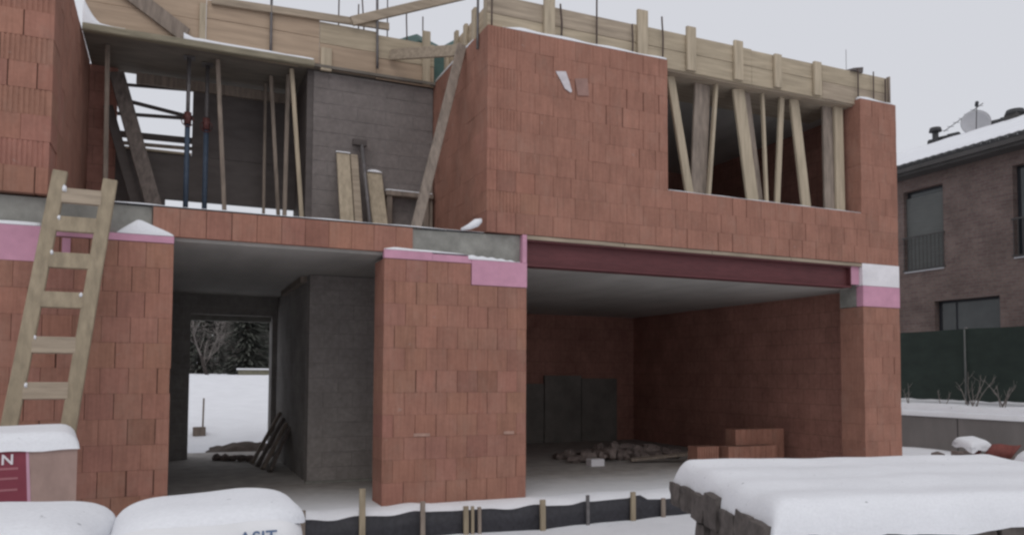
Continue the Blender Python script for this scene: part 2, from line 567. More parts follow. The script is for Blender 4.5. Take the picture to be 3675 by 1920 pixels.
def brick_mesh(ln, dp, h, kind, ax):
    """ln along the wall, dp into it; origin at the face's lower left; ax 0: face to -y, 1: face to -x, 2: face to +x"""
    key = (round(ln, 3), round(dp, 3), round(h, 3), kind, ax)
    if key in brick_cache:
        return brick_cache[key]
    vs, fs = [], []
    if kind == 'groove':
        n = max(3, int(round(ln / 0.042)))
        prof = []
        st = ln / n
        for i in range(n):
            a = i * st
            prof += [(a + st * 0.02, 0.0), (a + st * 0.60, 0.0), (a + st * 0.66, 0.006), (a + st * 0.94, 0.006)]
        prof[-2:] = [(ln - st * 0.02, 0.0)]
    else:
        c = 0.002
        prof = [(0, c), (c, 0), (ln - c, 0), (ln, c)]
    loop = prof + [(ln, dp), (0, dp)]
    if loop[0][0] > 0.0:
        loop = [(0, 0.004)] + loop
    n = len(loop)
    vs = [(a, d, 0) for a, d in loop] + [(a, d, h) for a, d in loop]
    fs = [tuple(range(n - 1, -1, -1)), tuple(range(n, 2 * n))] + [(i, (i + 1) % n, n + (i + 1) % n, n + i) for i in range(n)]
    if ax == 1:      # along +y, into +x ; mirror keeps the outside on -x
        vs = [(d, a, z) for a, d, z in vs]
        fs = [f[::-1] for f in fs]
    elif ax == 2:    # along +y, into -x
        vs = [(-d, a, z) for a, d, z in vs]
    me = bpy.data.meshes.new('brick')
    me.from_pydata(vs, [], fs)
    me.materials.append(M['brick'])
    me.update()
    brick_cache[key] = me
    return me


BR = []      # every facade brick: (distance, wall, location, mesh, colour)
GAPH = 0.0018


def lay(wall, loc, ln, h, kind, ax, dp=TH, tone=None):
    GAPV = random.choice([0.002, 0.002, 0.003, 0.003, 0.004, 0.006, 0.009]) if random.random() > 0.03 else 0.02
    me = brick_mesh(ln - GAPV, dp, h - GAPH, kind, ax)
    j = random.uniform(-0.0025, 0.0025)
    l = Vector(loc)
    if ax == 0: l += Vector((GAPV / 2, j, 0))
    elif ax == 1: l += Vector((j, GAPV / 2, 0))
    else: l += Vector((j, GAPV / 2, 0))
    t = tone if tone else random.choice([0.96, 0.98, 1.0, 1.0, 1.01, 1.03, 1.045]) * random.uniform(0.98, 1.02)
    if tone is None and random.random() < 0.03:
        t *= 0.84
    r_ = t * random.uniform(0.98, 1.02)
    BR.append(((l + Vector((0.1, 0, 0.1)) - CAM).length, wall, l, me, (r_, t * random.uniform(0.965, 1.02), t * random.uniform(0.96, 1.03), 1)))


def row(wall, a0, a1, z, h, ax, fixed, first=0.25, end_groove=False, start_groove=False, L=0.25, dp=TH, tones=None):
    """one course from a0 to a1; the first piece is `first` long"""
    a = a0
    k = 0
    while a1 - a > 0.02:
        ln = first if k == 0 else L
        kind = 'plain'
        if k == 0 and start_groove:
            ln, kind = TH, 'groove'
        if a + ln > a1 - 0.06:
            ln = a1 - a
        if end_groove and a1 - (a + ln) < TH - 0.02 and a1 - a > TH + 0.02:
            ln = a1 - TH - a
            if ln < 0.04:
                ln = 0
        if end_groove and abs((a1 - a) - TH) < 0.021:
            ln, kind = a1 - a, 'groove'
        if ln <= 0:
            ln, kind = a1 - a, 'groove'
        p = (a, fixed, z) if ax == 0 else (fixed, a, z)
        tone = tones(a + ln / 2, z + h / 2) if tones else None
        lay(wall, p, ln, h, kind, ax, dp, tone)
        a += ln
        k += 1


def core(x0, x1, y0, y1, z0, z1):
    return box('brick_wall', x0 + 0.012, x1 - 0.012, y0 + 0.014, y1 - 0.012, z0 + 0.006, z1 - 0.006, 'mortar', house)


# --- ground floor piers
wl = core(-5.0, LP, 0, TH, 0, 2.75)
for i in range(11):
    z = i * 0.25
    if i == 10:
        row(wl, -3.30, LP, z, 0.25, 0, 0, first=0.14)
    else:
        n_off = 0.125 if i % 2 else 0.0
        # courses run back from the opening's edge so the joints sit as they do beside the doorway
        st = LP - n_off - 0.25 * int((LP - n_off + 5.0) / 0.25)
        row(wl, st - 0.25, LP, z, 0.25, 0, 0, first=0.25)
wm = core(MX0, MX1, 0, TH, 0, 2.75)
def mid_tone(a, z):
    if abs(a - 1.12) < 0.13 and abs(z - 1.375) < 0.1: return 0.80
    if abs(a - 1.62) < 0.14 and abs(z - 1.625) < 0.1: return 0.84
    return None
for i in range(11):
    z = i * 0.25
    row(wm, MX0, MX1 if i < 10 else 1.035, z, 0.25, 0, 0, first=0.25 if i % 2 == 0 else 0.125, tones=mid_tone)
wr = core(WX1 + 0.0, UX1, 0, TH, 0, 2.5)
for i in range(10):
    row(wr, WX1, UX1, i * 0.25, 0.25, 0, 0, first=0.25 if i % 2 else 0.375)
# --- upper left block with its return
wul = core(-5.0, LX, 0, TH, ZU, ZU + 2.5)
wulr = box('brick_wall', LX - TH + 0.012, LX - 0.014, TH + 0.004, 3.2, ZU + 0.006, ZU + 2.49, 'mortar', house)
for i in range(10):
    z = ZU + 0.25 * i
    if i % 2:
        row(wul, -4.955, LX, z, 0.25, 0, 0, first=0.25, end_groove=True)
    else:
        row(wul, -5.015 + 0.125 * (i % 4 == 0), LX, z, 0.25, 0, 0, first=0.25)
    row(wulr, TH, 3.2, z, 0.25, 2, LX, first=0.25 if i % 2 else 0.125)
# --- upper right block: front with window, and the side towards the recess
wur = core(UX0, WX0, 0, TH, ZU, ZU + 2.5)
wur2 = core(WX0 - 0.02, UX1, 0.001, TH - 0.001, ZU, ZU + 0.75)
wur3 = core(WX1, UX1, 0, TH, ZU + 0.75, ZU + 2.5)
def up_tone(a, z):
    for (x, zz, t) in ((2.55, 5.02, 0.9), (2.45, 4.52, 0.84), (3.2, 4.4, 0.9), (2.2, 3.52, 0.86), (3.06, 3.5, 0.88), (3.65, 3.75, 0.9), (7.55, 3.52, 0.84), (7.0, 3.3, 0.93), (7.4, 4.3, 0.84)):
        if abs(a - x) < 0.13 and abs(z - zz) < 0.13: return t
    return None
for i in range(10):
    z = ZU + 0.25 * i
    kw = dict(first=0.13) if i % 2 == 0 else dict(start_groove=True)
    if i < 3:
        row(wur, UX0, UX1, z, 0.25, 0, 0, tones=up_tone, **kw)
    else:
        row(wur, UX0, WX0, z, 0.25, 0, 0, tones=up_tone, **kw)
        row(wur3, WX1, UX1, z, 0.25, 0, 0, first=0.25 if i % 2 else 0.375, tones=up_tone)
wus = box('brick_wall', UX0 + 0.014, UX0 + TH - 0.012, TH + 0.004, 2.13, ZU + 0.006, ZU + 2.49, 'mortar', house)
for i in range(10):
    row(wus, TH, 2.13, ZU + 0.25 * i, 0.25, 1, UX0, first=0.25 if i % 2 else 0.125)
# --- brick facing of the slab edge over the left doorway
wed = box('slab_edge_facing', -2.34, 0.32, 0.062, 0.118, 2.845, 3.115, 'mortar', house)
row(wed, -2.36, 0.34, 2.835, 0.290, 0, 0.045, first=0.25, dp=0.07)

BR.sort(key=lambda b: b[0])
for i, (d, wall, l, me, c) in enumerate(BR[:300]):
    o = bpy.data.objects.new('brick', me)
    link(o, l, wall)
    o.color = c
mb = MB()
for d, wall, l, me, c in BR[300:]:
    mb.add([v.co + l for v in me.vertices], [tuple(p.vertices) for p in me.polygons])
o = mb.build('brick_courses', 'brick', house)
tag(o, kind='stuff')

# --- slabs, floors, ceilings
box('floor_slab', -5.0, 8.0, 0.004, 6.9, -0.36, -0.004, 'concrete', house)
box('screed', -4.9, 7.9, -0.03, 6.95, -0.003, 0.0, 'floor', house)
box('storey_slab', -5.0, 1.72, 0.12, 6.2, 2.80, 3.134, 'ceiling', house)
box('storey_slab', 1.25, 7.9, 0.26, 6.9, 2.785, 3.136, 'ceiling', house)
box('slab_edge', -5.0, -2.37, 0.085, 0.119, 2.80, 3.12, 'concrete', house)
o = MB()
o.hexa([(0.345, 0.075, 2.80), (1.69, 0.075, 2.80), (0.345, 0.119, 2.80), (1.69, 0.119, 2.80), (0.33, 0.085, 3.11), (1.69, 0.06, 3.14), (0.345, 0.119, 3.11), (1.69, 0.119, 3.14)])
o.build('slab_edge', 'concrete', house)

# --- foam boards
box('insulation_board', -5.0, -3.32, -0.004, 0.10, 2.50, 2.835, 'pink', house)
box('insulation_board', -3.315, LP, -0.002, 0.085, 2.755, 2.825, 'pink', house)
box('insulation_board', -3.14, -3.07, -0.012, -0.004, 2.53, 2.74, 'pink', house)
box('insulation_board', MX0, 0.56, -0.003, 0.075, 2.755, 2.85, 'pink', house)
box('insulation_board', 0.563, 1.04, -0.001, 0.075, 2.755, 2.835, 'pink', house)
box('insulation_board', 1.043, MX1, -0.006, 0.10, 2.505, 2.80, 'pink', house)
box('insulation_board', 1.695, 1.75, -0.004, 0.25, 2.803, 3.145, 'pink', house)
box('insulation_board', WX1, UX1 + 0.004, -0.004, 0.12, 2.505, 2.81, 'pink', house)
box('insulation_board', WX1 - 0.005, UX1 + 0.002, -0.002, 0.12, 2.815, 3.145, 'white_board', house)
box('insulation_board', 7.08, WX1 - 0.008, 0.06, 0.12, 2.83, 3.13, 'pink', house)
box('lintel_block', WX1, UX1 - 0.02, 0.125, TH, 2.505, 3.14, 'concrete', house)

for xx, w_ in ((0.36, 0.19), (1.46, 0.13)):
    box('mortar_dab', xx, xx + w_, -0.009, -0.0035, 0.755, 0.79, 'dab', house)
# --- steel beam over the wide opening, with the timber packing on top
o = MB()
bx0, bx1 = 1.755, 7.07
o.box(bx0, bx1, 0.03, 0.22, 2.775, 2.795)
o.box(bx0, bx1, 0.115, 0.13, 2.795, 3.075)
o.box(bx0, bx1, 0.03, 0.22, 3.075, 3.095)
o.build('steel_beam', 'beam', house)
for k in range(4):
    a = 1.76 + k * 1.38
    box('packing_board', a, a + 1.372, 0.012, 0.2, 3.098, 3.143, 'wood_h2', house)
box('end_plate', 7.065, 7.075, 0.04, 0.21, 2.80, 3.07, 'beam', house)

# --- interior walls, ground floor
box('interior_wall', 7.58, 8.0, TH + 0.004, 6.85, 0, 2.83, 'brick_in', house)        # garage right
box('interior_wall', 1.3, 8.0, 6.81, 7.0, 0, 2.83, 'brick_in', house)               # garage back
box('interior_wall', 1.2, 1.3, TH + 0.01, 6.8, 0, 2.83, 'brick_in', house)          # between hall and garage
box('interior_wall', -2.6, -2.25, TH + 0.01, 5.82, 0, 2.83, 'block_in', house)      # hall left
box('interior_wall', -5.0, -4.6, TH + 0.01, 6.8, 0, 2.79, 'block_in', house)
# hall back wall with the doorway to the garden
HY = 5.8
box('interior_wall', -2.6, -1.89, HY, HY + 0.42, 0, 2.82, 'block_in', house)
box('interior_wall', -0.55, 1.195, HY, HY + 0.42, 0, 2.82, 'block_in', house)
box('lintel', -1.888, -0.552, HY + 0.003, HY + 0.30, 2.47, 2.82, 'block_in', house)
box('lintel', -1.886, -0.554, HY + 0.305, HY + 0.43, 2.38, 2.82, 'concrete', house)

# --- grey block walls: hall below, recess above
def block_wall(x0, x1, y0, z0, z1, L=0.4, H=0.2, bmat='block'):
    w = box('block_wall', x0 + 0.004, x1 - 0.004, y0 + 0.006, y0 + 0.19, z0, z1, 'block_joint', house)
    i = 0
    z = z0
    cache = {}
    while z < z1 - 0.04:
        h = min(H, z1 - z)
        a = x0
        k = 0
        while a < x1 - 0.02:
            ln = L / 2 if (k == 0 and i % 2) else L
            ln = min(ln, x1 - a)
            if x1 - a - ln < 0.05: ln = x1 - a
            key = (round(ln, 3), round(h, 3))
            if key not in cache:
                me = bpy.data.meshes.new('concrete_block')
                m = MB().box(0, ln - 0.007, 0, 0.18, 0, h - 0.007)
                me.from_pydata([tuple(v) for v in m.v], [], m.f)
                me.materials.append(M[bmat])
                cache[key] = me
            o = bpy.data.objects.new('concrete_block', cache[key])
            link(o, (a + 0.0035, y0 + random.uniform(-0.0015, 0.0025), z + 0.004), w)
            a += ln
            k += 1
        z += h
        i += 1
    return w


block_wall(-0.47, 1.19, 2.2, 0.0, 2.795, bmat='block_hall')
block_wall(-0.48, 1.222, 2.13, ZU, 5.58)
box('interior_wall', -0.468, -0.28, 2.385, HY + 0.02, 0, 2.82, 'block_in', house)
box('floor_strip', -0.50, 1.18, 2.10, 2.19, 0.001, 0.025, 'concrete', house)
box('ceiling_gap_strip', -0.56, -0.475, 2.45, 4.6, 2.72, 2.798, 'wood_d', house)  # dark strip added in place of the shaded joint gap under the ceiling

# --- upper storey rooms
box('roof_deck', 1.45, 7.9, TH + 0.1, 4.75, 5.60, 5.80, 'ceiling', house)
box('interior_wall', 7.575, 7.99, TH + 0.005, 4.65, ZU, 5.62, 'brick_in', house)
box('interior_wall', 1.68, 8.0, 4.605, 4.8, ZU, 5.79, 'brick_in', house)
box('interior_wall', 1.24, 1.66, 2.14, 4.6, ZU, 5.60, 'brick_in', house)
# recess back wall, panels darkened in colour to hold its shade: window to the sky on the left, low gap underneath
BY = 3.2
box('recess_wall_panel', -3.42, -2.93, BY + 0.004, BY + 0.12, ZU, 5.61, 'brick_in', house)
box('recess_wall_panel', -2.93, -2.30, BY + 0.002, BY + 0.12, ZU, 4.50, 'shade_ply', house)
box('recess_wall_panel', -2.302, -0.49, BY, BY + 0.12, 3.875, 4.498, 'shade_ply', house)
box('recess_wall_panel', -1.975, -0.49, BY + 0.001, BY + 0.121, 4.502, 5.50, 'shade_ply', house)
box('recess_wall_panel', -0.56, -0.47, 2.145, BY + 0.11, ZU, 5.59, 'shade_ply', house)
box('shutter_waler', -2.7, -0.56, BY - 0.05, BY - 0.003, 5.42, 5.56, 'wood_d', house)
box('window_sill_board', -2.93, -1.98, BY - 0.04, BY + 0.16, 4.502, 4.53, 'wood_h', house)
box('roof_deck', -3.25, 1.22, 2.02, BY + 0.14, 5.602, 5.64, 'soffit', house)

# ================================================================== FORMWORK
fw = thing('formwork', (4.6, 0.1, 5.58), 'long board formwork with battens along the top of the right front wall', 'formwork')
segs = [(1.26, 3.32), (3.325, 5.30), (5.305, 6.62), (6.625, 7.96)]
for k, (a, b_) in enumerate(segs):
    for z0, z1 in ((5.655 if b_ < 3.8 else 5.585, 5.845), (5.85, 6.095)):
        dy = random.uniform(-0.004, 0.004)
        if b_ < 3.8 or a > 7.2:
            z0 = max(z0, 5.655)
        z1 += random.uniform(-0.012, 0.012) if z1 > 6 else 0
        board('board', (a, 0.115 + dy, (z0 + z1) / 2), (b_, 0.115 + dy, (z0 + z1) / 2), z1 - z0, 0.028, (0, 0, 1), random.choice(['wood_h', 'wood_h', 'wood_h2']), parent=fw)
for x, zt, zb, w in ((2.08, 6.22, 5.658, 0.15), (3.455, 6.285, 5.658, 0.16), (4.235, 6.205, 5.60, 0.15), (5.04, 6.155, 5.60, 0.15), (5.75, 6.085, 5.60, 0.13), (6.50, 6.10, 5.60, 0.145)):
    board('batten', (x, 0.075, zb), (x, 0.075, zt), w, 0.048, (1, 0, 0), 'wood_v', parent=fw)
board('soffit_board', (3.81, 0.58, 5.575), (7.26, 0.58, 5.575), 0.90, 0.025, (0, 1, 0), 'wood_h2', parent=fw)
board('end_board', (7.985, 0.10, 5.62), (7.985, 0.10, 6.12), 0.06, 0.03, (0, 1, 0), 'wood_d', parent=fw)
board('end_board', (7.985, 0.14, 5.86), (7.985, 2.4, 5.86), 0.44, 0.028, (0, 0, 1), 'wood_y', parent=fw)

fs_ = thing('formwork', (1.33, 1.0, 5.65), 'board formwork running back over the recess side of the right block', 'formwork')
for (z0, z1) in ((5.655, 5.86), (5.865, 6.08)):
    board('board', (1.36, 0.14, (z0 + z1) / 2), (1.36, 2.02, (z0 + z1) / 2), z1 - z0, 0.026, (0, 0, 1), 'wood_y', parent=fs_)
for y, zt, w in ((0.30, 6.14, 0.10), (0.72, 6.17, 0.12), (1.05, 6.10, 0.09), (1.42, 6.16, 0.10), (1.80, 6.10, 0.08)):
    board('batten', (1.322, y, 5.66), (1.322, y, zt), w, 0.045, (0, 1, 0), 'wood_v', parent=fs_)

fm = thing('formwork', (-1.0, 2.08, 5.6), 'pale plank formwork across the recess between both brick blocks', 'formwork')
for (a, b_, z0, z1, y, mt) in ((-3.25, -1.86, 5.66, 5.98, 2.085, 'wood_pink'), (-3.25, -1.86, 5.985, 6.36, 2.09, 'wood_pink'),
                               (-1.855, -0.42, 5.66, 6.02, 2.085, 'wood_pink'), (-1.855, -0.42, 6.025, 6.27, 2.088, 'wood_pink'),
                               (-0.415, 0.36, 5.60, 5.95, 2.082, 'wood_pink'), (-0.415, 0.36, 5.955, 6.25, 2.086, 'wood_h'),
                               (0.365, 1.21, 5.585, 5.88, 2.09, 'wood_pink'), (0.365, 1.21, 5.885, 6.21, 2.087, 'wood_h')):
    board('board', (a, y, (z0 + z1) / 2), (b_, y, (z0 + z1) / 2), z1 - z0, 0.028, (0, 0, 1), mt, parent=fm)
board('top_rail', (-1.80, 2.04, 6.25), (0.53, 2.03, 6.335), 0.10, 0.045, (0, 0, 1), 'wood_h2', parent=fm)
board('batten', (1.09, 2.05, 5.60), (1.085, 2.05, 6.375), 0.115, 0.045, (1, 0, 0), 'wood_v', parent=fm)
board('batten', (-0.33, 2.05, 5.57), (-0.33, 2.05, 5.88), 0.15, 0.05, (1, 0, 0), 'wood_v', parent=fm)
board('batten', (-1.90, 2.055, 5.66), (-1.90, 2.055, 6.20), 0.08, 0.03, (1, 0, 0), 'wood_v', parent=fm)
board('ledge_board', (-3.24, 1.99, 5.612), (-0.50, 1.99, 5.612), 0.10, 0.09, (0, 1, 0), 'ledge', parent=fm)
board('trim_board', (-2.1, 2.055, 5.605), (-0.7, 2.055, 5.585), 0.05, 0.03, (0, 1, 0), 'wood_h2', parent=fm)

board('plank', (-3.06, 2.035, 6.36), (-2.10, 2.03, 5.735), 0.20, 0.035, (0, 0, 1), 'wood_d', 'dark weathered plank leaning slantwise on the recess formwork near the left block', 'plank')
board('plank', (0.0, 2.0, 6.30), (1.62, 1.93, 6.97), 0.13, 0.05, (0, 0, 1), 'wood_h2', 'plank rising slantwise into the sky above the recess formwork', 'plank')
board('plank', (0.56, 2.035, 5.94), (1.19, 0.86, 5.66), 0.15, 0.04, (0, 0, 1), 'wood_h2', 'short crosswise plank tying the leaning brace to the recess formwork', 'plank')
board('plank', (0.395, 0.12, 3.145), (1.185, 0.80, 5.70), 0.12, 0.05, (1, 0, 0), 'wood_d', 'long brace plank leaning from the slab edge up to the right block', 'plank')

# ------------------------------------------------------------------ reinforcing bars and threaded rods on the formwork
def rod(name, p, q, r, label, group='reinforcing bars standing up from the formwork', mat='rebar', bend=0.0):
    p, q = Vector(p), Vector(q)
    pts = [p.lerp(q, t) + Vector((bend * math.sin(t * 5.0), bend * 0.6 * math.sin(t * 7.0), 0)) for t in [i / 6 for i in range(7)]]
    return tag(MB().tube(pts, r, 6).build(name, mat), label, 'rebar', group)


G1 = 'reinforcing bars standing on the right front wall'
for x, zt, r, b_, lab in ((1.295, 6.9, 0.010, 0, 'thin dark bar rising at the left corner of the right block, past the picture top'),
                          (2.235, 6.12, 0.012, 0.012, 'bent dark bar before the front formwork, second from the corner'),
                          (2.748, 6.9, 0.011, 0, 'tall straight bar before the front formwork, running out of the picture'),
                          (3.285, 6.06, 0.011, 0.006, 'dark bar standing left of the tallest batten'),
                          (3.755, 6.25, 0.011, 0.01, 'bar at the window corner rising just above the formwork'),
                          (7.29, 6.13, 0.011, 0, 'leftmost of the bars above the right brick pier'),
                          (7.61, 6.13, 0.010, 0, 'middle bar above the right brick pier'),
                          (7.86, 6.05, 0.014, 0, 'thickest bar above the right brick pier beside the end board')):
    rod('rebar', (x, 0.05, 5.64), (x + 0.004, 0.05, zt), r, lab, G1, bend=b_)
G2 = 'reinforcing bars behind the recess formwork'
for x0, x1, zt, r, b_, lab in ((-0.16, -0.155, 7.0, 0.010, 0, 'slim bar against the sky left of the slanting plank'),
                               (0.105, 0.127, 6.62, 0.010, 0.008, 'short tilted bar against the sky just above the plank foot'),
                               (0.21, 0.16, 7.0, 0.010, 0.010, 'bar leaning left in the pair above the plank foot'),
                               (0.532, 0.527, 7.0, 0.009, 0, 'thin bar crossing behind the slanting plank'),
                               (0.80, 0.82, 6.70, 0.010, 0.012, 'wavy bar above the green tarpaulin'),
                               (1.055, 1.052, 6.62, 0.009, 0, 'short bar sticking up from the topmost recess batten')):
    rod('rebar', (x0, 2.115, 5.7), (x1, 2.125, zt), r, lab, G2, bend=b_)
rod('threaded_rod', (-1.058, 2.03, 5.70), (-1.062, 2.03, 7.0), 0.019, 'thick dark rod before the recess formwork over the opening', 'threaded rods', 'steel')
rod('threaded_rod', (0.366, 2.0, 5.70), (0.345, 2.0, 7.0), 0.019, 'thick rod crossing the slanting plank above the grey wall', 'threaded rods', 'steel')
rod('threaded_rod', (1.20, 0.28, 5.45), (1.212, 0.30, 6.75), 0.016, 'rod at the recess edge of the right block beside the snowy ledge', 'threaded rods', 'steel')
rod('wire', (7.13, 0.12, 6.08), (7.13, 0.12, 6.42), 0.004, 'hair thin wire standing near the right end of the roof', 'wires', 'steel')
o = MB()
o.hexa([(7.19, 0.05, 6.09), (7.42, 0.07, 6.09), (7.17, 0.19, 6.09), (7.4, 0.2, 6.09), (7.22, 0.06, 6.13), (7.44, 0.08, 6.185), (7.2, 0.18, 6.14), (7.43, 0.19, 6.19)])
tag(o.build('timber_offcut', 'shade_ply'), 'small dark offcut lying on the roof edge near its right end', 'offcut')

# green tarpaulin heap on the deck behind the recess formwork
for nm, pts, lab in (('a', [(0.74, 2.62, 6.41), (1.06, 2.62, 6.555), (1.5, 2.65, 6.42)], 'dark green tarpaulin peak behind the recess formwork'),
                     ('b', [(1.50, 2.72, 6.48), (1.85, 2.72, 6.72), (2.3, 2.75, 6.86)], 'dark green tarpaulin fold beside the formwork of the right block')):
    vs, fs = [], []
    for j in range(5):
        for i in range(9):
            t = i / 8 * 2
            k = min(int(t), 1)
            p = Vector(pts[k]).lerp(Vector(pts[k + 1]), t - k)
            sag = (j / 4 - 0.5)
            vs.append((p.x + 0.02 * nz3(i, j), p.y + sag * 0.7, p.z - 0.9 * sag * sag + 0.015 * nz3(i * 2.1, j * 1.7)))
    top = len(vs)
    vs += [(x, y, 5.66) for (x, y, z) in vs]
    fs = [(j * 9 + i, j * 9 + i + 1, (j + 1) * 9 + i + 1, (j + 1) * 9 + i) for j in range(4) for i in range(8)]
    fs += [(i, top + i, top + i + 1, i + 1) for i in range(8)] + [(36 + i, 37 + i, top + 37 + i, top + 36 + i) for i in range(8)]
    fs += [(j * 9, (j + 1) * 9, top + (j + 1) * 9, top + j * 9) for j in range(4)] + [(j * 9 + 8, top + j * 9 + 8, top + (j + 1) * 9 + 8, (j + 1) * 9 + 8) for j in range(4)]
    m = MB()
    m.add(vs, fs)
    tag(m.build('tarpaulin', 'tarp'), lab, 'tarpaulin', 'green tarpaulins')

# ================================================================== TIMBER IN THE WINDOW
G = 'timber props in the upper window'
P7 = [((4.035, .28, 5.56), (4.305, .22, 3.925), 0.125, 0.05, 'leftmost slanting prop in the upper window, narrow', 'wood_v'),
      ((4.62, .34, 5.56), (4.50, .30, 3.925), 0.26, 0.04, 'wide grey board prop, second from the left in the upper window', 'wood_d'),
      ((4.80, .26, 5.56), (4.62, .22, 3.925), 0.05, 0.06, 'thin strip added as the bright right edge of the wide grey board in the upper window', 'wood_v'),  # separate paler strip stands in for the board's bright edge
      ((5.20, .28, 5.56), (5.43, .26, 3.925), 0.20, 0.05, 'broad leaning plank prop near the middle of the upper window', 'wood_v'),
      ((5.36, .36, 5.56), (5.58, .34, 3.925), 0.22, 0.04, 'darker broad plank behind the middle leaning prop in the upper window', 'wood_d'),
      ((5.642, .28, 5.56), (5.668, .24, 3.925), 0.05, 0.05, 'thin upright batten right of the middle props in the upper window', 'wood_v'),
      ((6.02, .30, 5.56), (5.875, .26, 3.925), 0.085, 0.05, 'narrow prop leaning left at its foot in the upper window', 'wood_v'),
      ((6.235, .28, 5.56), (6.415, .24, 3.925), 0.165, 0.05, 'plank prop leaning right at its foot, third from the right pier', 'wood_v'),
      ((6.935, .32, 5.56), (6.93, .30, 3.925), 0.20, 0.045, 'broad upright plank, second from the right pier in the upper window', 'wood_d'),
      ((7.10, .27, 5.56), (7.10, .25, 3.925), 0.17, 0.05, 'upright plank nearest the right pier in the upper window', 'wood_v')]
for p, q, w, t, lab, mt in P7:
    board('timber_prop', p, q, w, t, (1, 0, 0), mt, lab, 'prop', G)

# ================================================================== PROPS AND TIMBER IN THE RECESS
def steel_prop(x, y, label, zt=5.59):
    t = thing('steel_prop', (x, y, ZU), label, 'prop', 'blue steel props in the recess')
    MB().box(x - 0.07, x + 0.07, y - 0.07, y + 0.07, ZU, ZU + 0.008).build('foot_plate', 'blue', t)
    MB().tube([(x, y, ZU + 0.008), (x, y, 4.74)], 0.034, 10).build('outer_tube', 'blue', t)
    MB().tube([(x, y, 4.742), (x, y, zt - 0.01)], 0.026, 10).build('inner_tube', 'steel', t)
    MB().tube([(x, y, 4.70), (x, y, 4.86)], 0.048, 10).build('collar', 'redp', t)
    hb = [(x + 0.075 * math.cos(a), y - 0.035, 4.74 + 0.075 * math.sin(a)) for a in [i * math.pi / 5 for i in range(11)]]
    MB().tube(hb, 0.007, 5).build('pin_handle', 'redp', t)
    MB().box(x - 0.07, x + 0.07, y - 0.07, y + 0.07, zt - 0.009, zt).build('head_plate', 'steel', t)


steel_prop(-2.045, 2.4, 'blue steel prop with red collar standing before the sky opening')
steel_prop(-1.812, 2.55, 'blue steel prop with red collar, right of the sky opening')
G = 'thin timber posts in the recess'
for p, q, w, mt, lab in (((-3.0, 2.4, 5.59), (-2.965, 2.35, ZU), 0.055, 'wood_d', 'thin reddish post beside the left block return'),
                         ((-1.70, 2.3, 5.59), (-1.545, 2.3, ZU), 0.055, 'wood_d', 'slightly bowed post right of the blue props'),
                         ((-1.03, 2.9, 5.59), (-1.02, 2.9, ZU), 0.04, 'wood_d', 'faint straight post before the dark recess back wall'),
                         ((-0.99, 2.6, 5.59), (-0.82, 2.6, ZU), 0.05, 'wood_d', 'dim leaning post between the straight one and the bright one'),
                         ((-0.775, 2.45, 5.59), (-0.80, 2.4, ZU), 0.055, 'wood_d', 'dull upright post left of the bright leaning batten'),
                         ((-0.765, 2.2, 5.58), (-0.56, 2.2, ZU), 0.055, 'wood_v', 'bright batten leaning by the grey block wall')):
    board('timber_post', p, q, w, w * 0.8, (1, 0, 0), mt, lab, 'post', G)
board('plank', (-2.93, 2.95, 5.45), (-2.30, 2.2, ZU + 0.01), 0.19, 0.045, (1, 0, 0), 'wood_dk', 'broad old plank leaning before the sky opening in the recess', 'plank')
board('plank', (-3.02, 3.0, 5.0), (-2.50, 2.5, ZU + 0.01), 0.12, 0.04, (1, 0, 0), 'shade_ply', 'dark plank in the shadow behind the broad leaning plank', 'plank')
for k, (p, q, w, lab) in enumerate((((-3.0, 3.36, 5.43), (-1.9, 3.36, 5.50), 0.04, 'uppermost dark bar across the sky opening'),
                                    ((-3.0, 3.45, 5.27), (-1.9, 3.4, 5.10), 0.05, 'slanting dark bar across the sky opening'),
                                    ((-3.0, 3.36, 5.02), (-1.9, 3.36, 5.085), 0.045, 'level dark bar at half height of the sky opening'),
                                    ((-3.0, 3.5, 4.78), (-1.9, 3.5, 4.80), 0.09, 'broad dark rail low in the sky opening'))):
    board('guard_rail', p, q, w, 0.04, (0, 0, 1), 'shade_ply', lab, 'rail', 'rails across the sky opening')
board('guard_rail', (-3.0, 3.4, 4.63), (-1.9, 3.4, 4.66), 0.05, 0.03, (0, 0, 1), 'wood_d', 'lowest pale rail just above the sill of the sky opening', 'rail', 'rails across the sky opening')
for p, w, h, d in ((-3.0, 0.05, 1.2, 3.45), (-1.93, 0.05, 1.2, 3.45)):
    pass
# boards and bar standing against the grey wall
board('plank', (-0.075, 1.62, ZU + 0.0), (-0.075, 2.09, 4.47), 0.18, 0.04, (1, 0, 0), 'wood_v', 'taller upright plank with a snowy top leaning on the grey block wall, left one', 'plank')
board('plank', (0.075, 1.60, ZU + 0.0), (0.075, 2.08, 4.46), 0.10, 0.05, (1, 0, 0), 'wood_h2', 'browner upright plank touching the tall one on the grey block wall', 'plank')
board('plank', (0.36, 1.55, ZU + 0.0), (0.36, 2.09, 4.25), 0.21, 0.045, (1, 0, 0), 'wood_v', 'shorter upright plank with a rounded snowy top on the grey block wall', 'plank')
t = thing('steel_bar', (0.23, 1.6, ZU), 'dark steel bar with a head plate between the planks on the grey wall', 'steel bar')
MB().tube([(0.225, 1.55, ZU), (0.175, 2.04, 4.60)], 0.026, 8).build('shaft', 'steel', t)
MB().box(0.05, 0.24, 2.02, 2.085, 4.60, 4.68).build('head_plate', 'shade_ply', t)
board('timber_ledge', (0.50, 2.02, 3.96), (1.18, 2.02, 3.965), 0.07, 0.16, (0, 0, 1), 'wood_d', 'short snowy ledge board against the grey block wall', 'ledge')
board('timber_stub', (0.56, 2.03, ZU), (0.56, 2.03, 3.925), 0.08, 0.12, (1, 0, 0), 'wood_d', 'short timber stub under the left end of the snowy ledge board', 'stub', 'stubs under the ledge board')
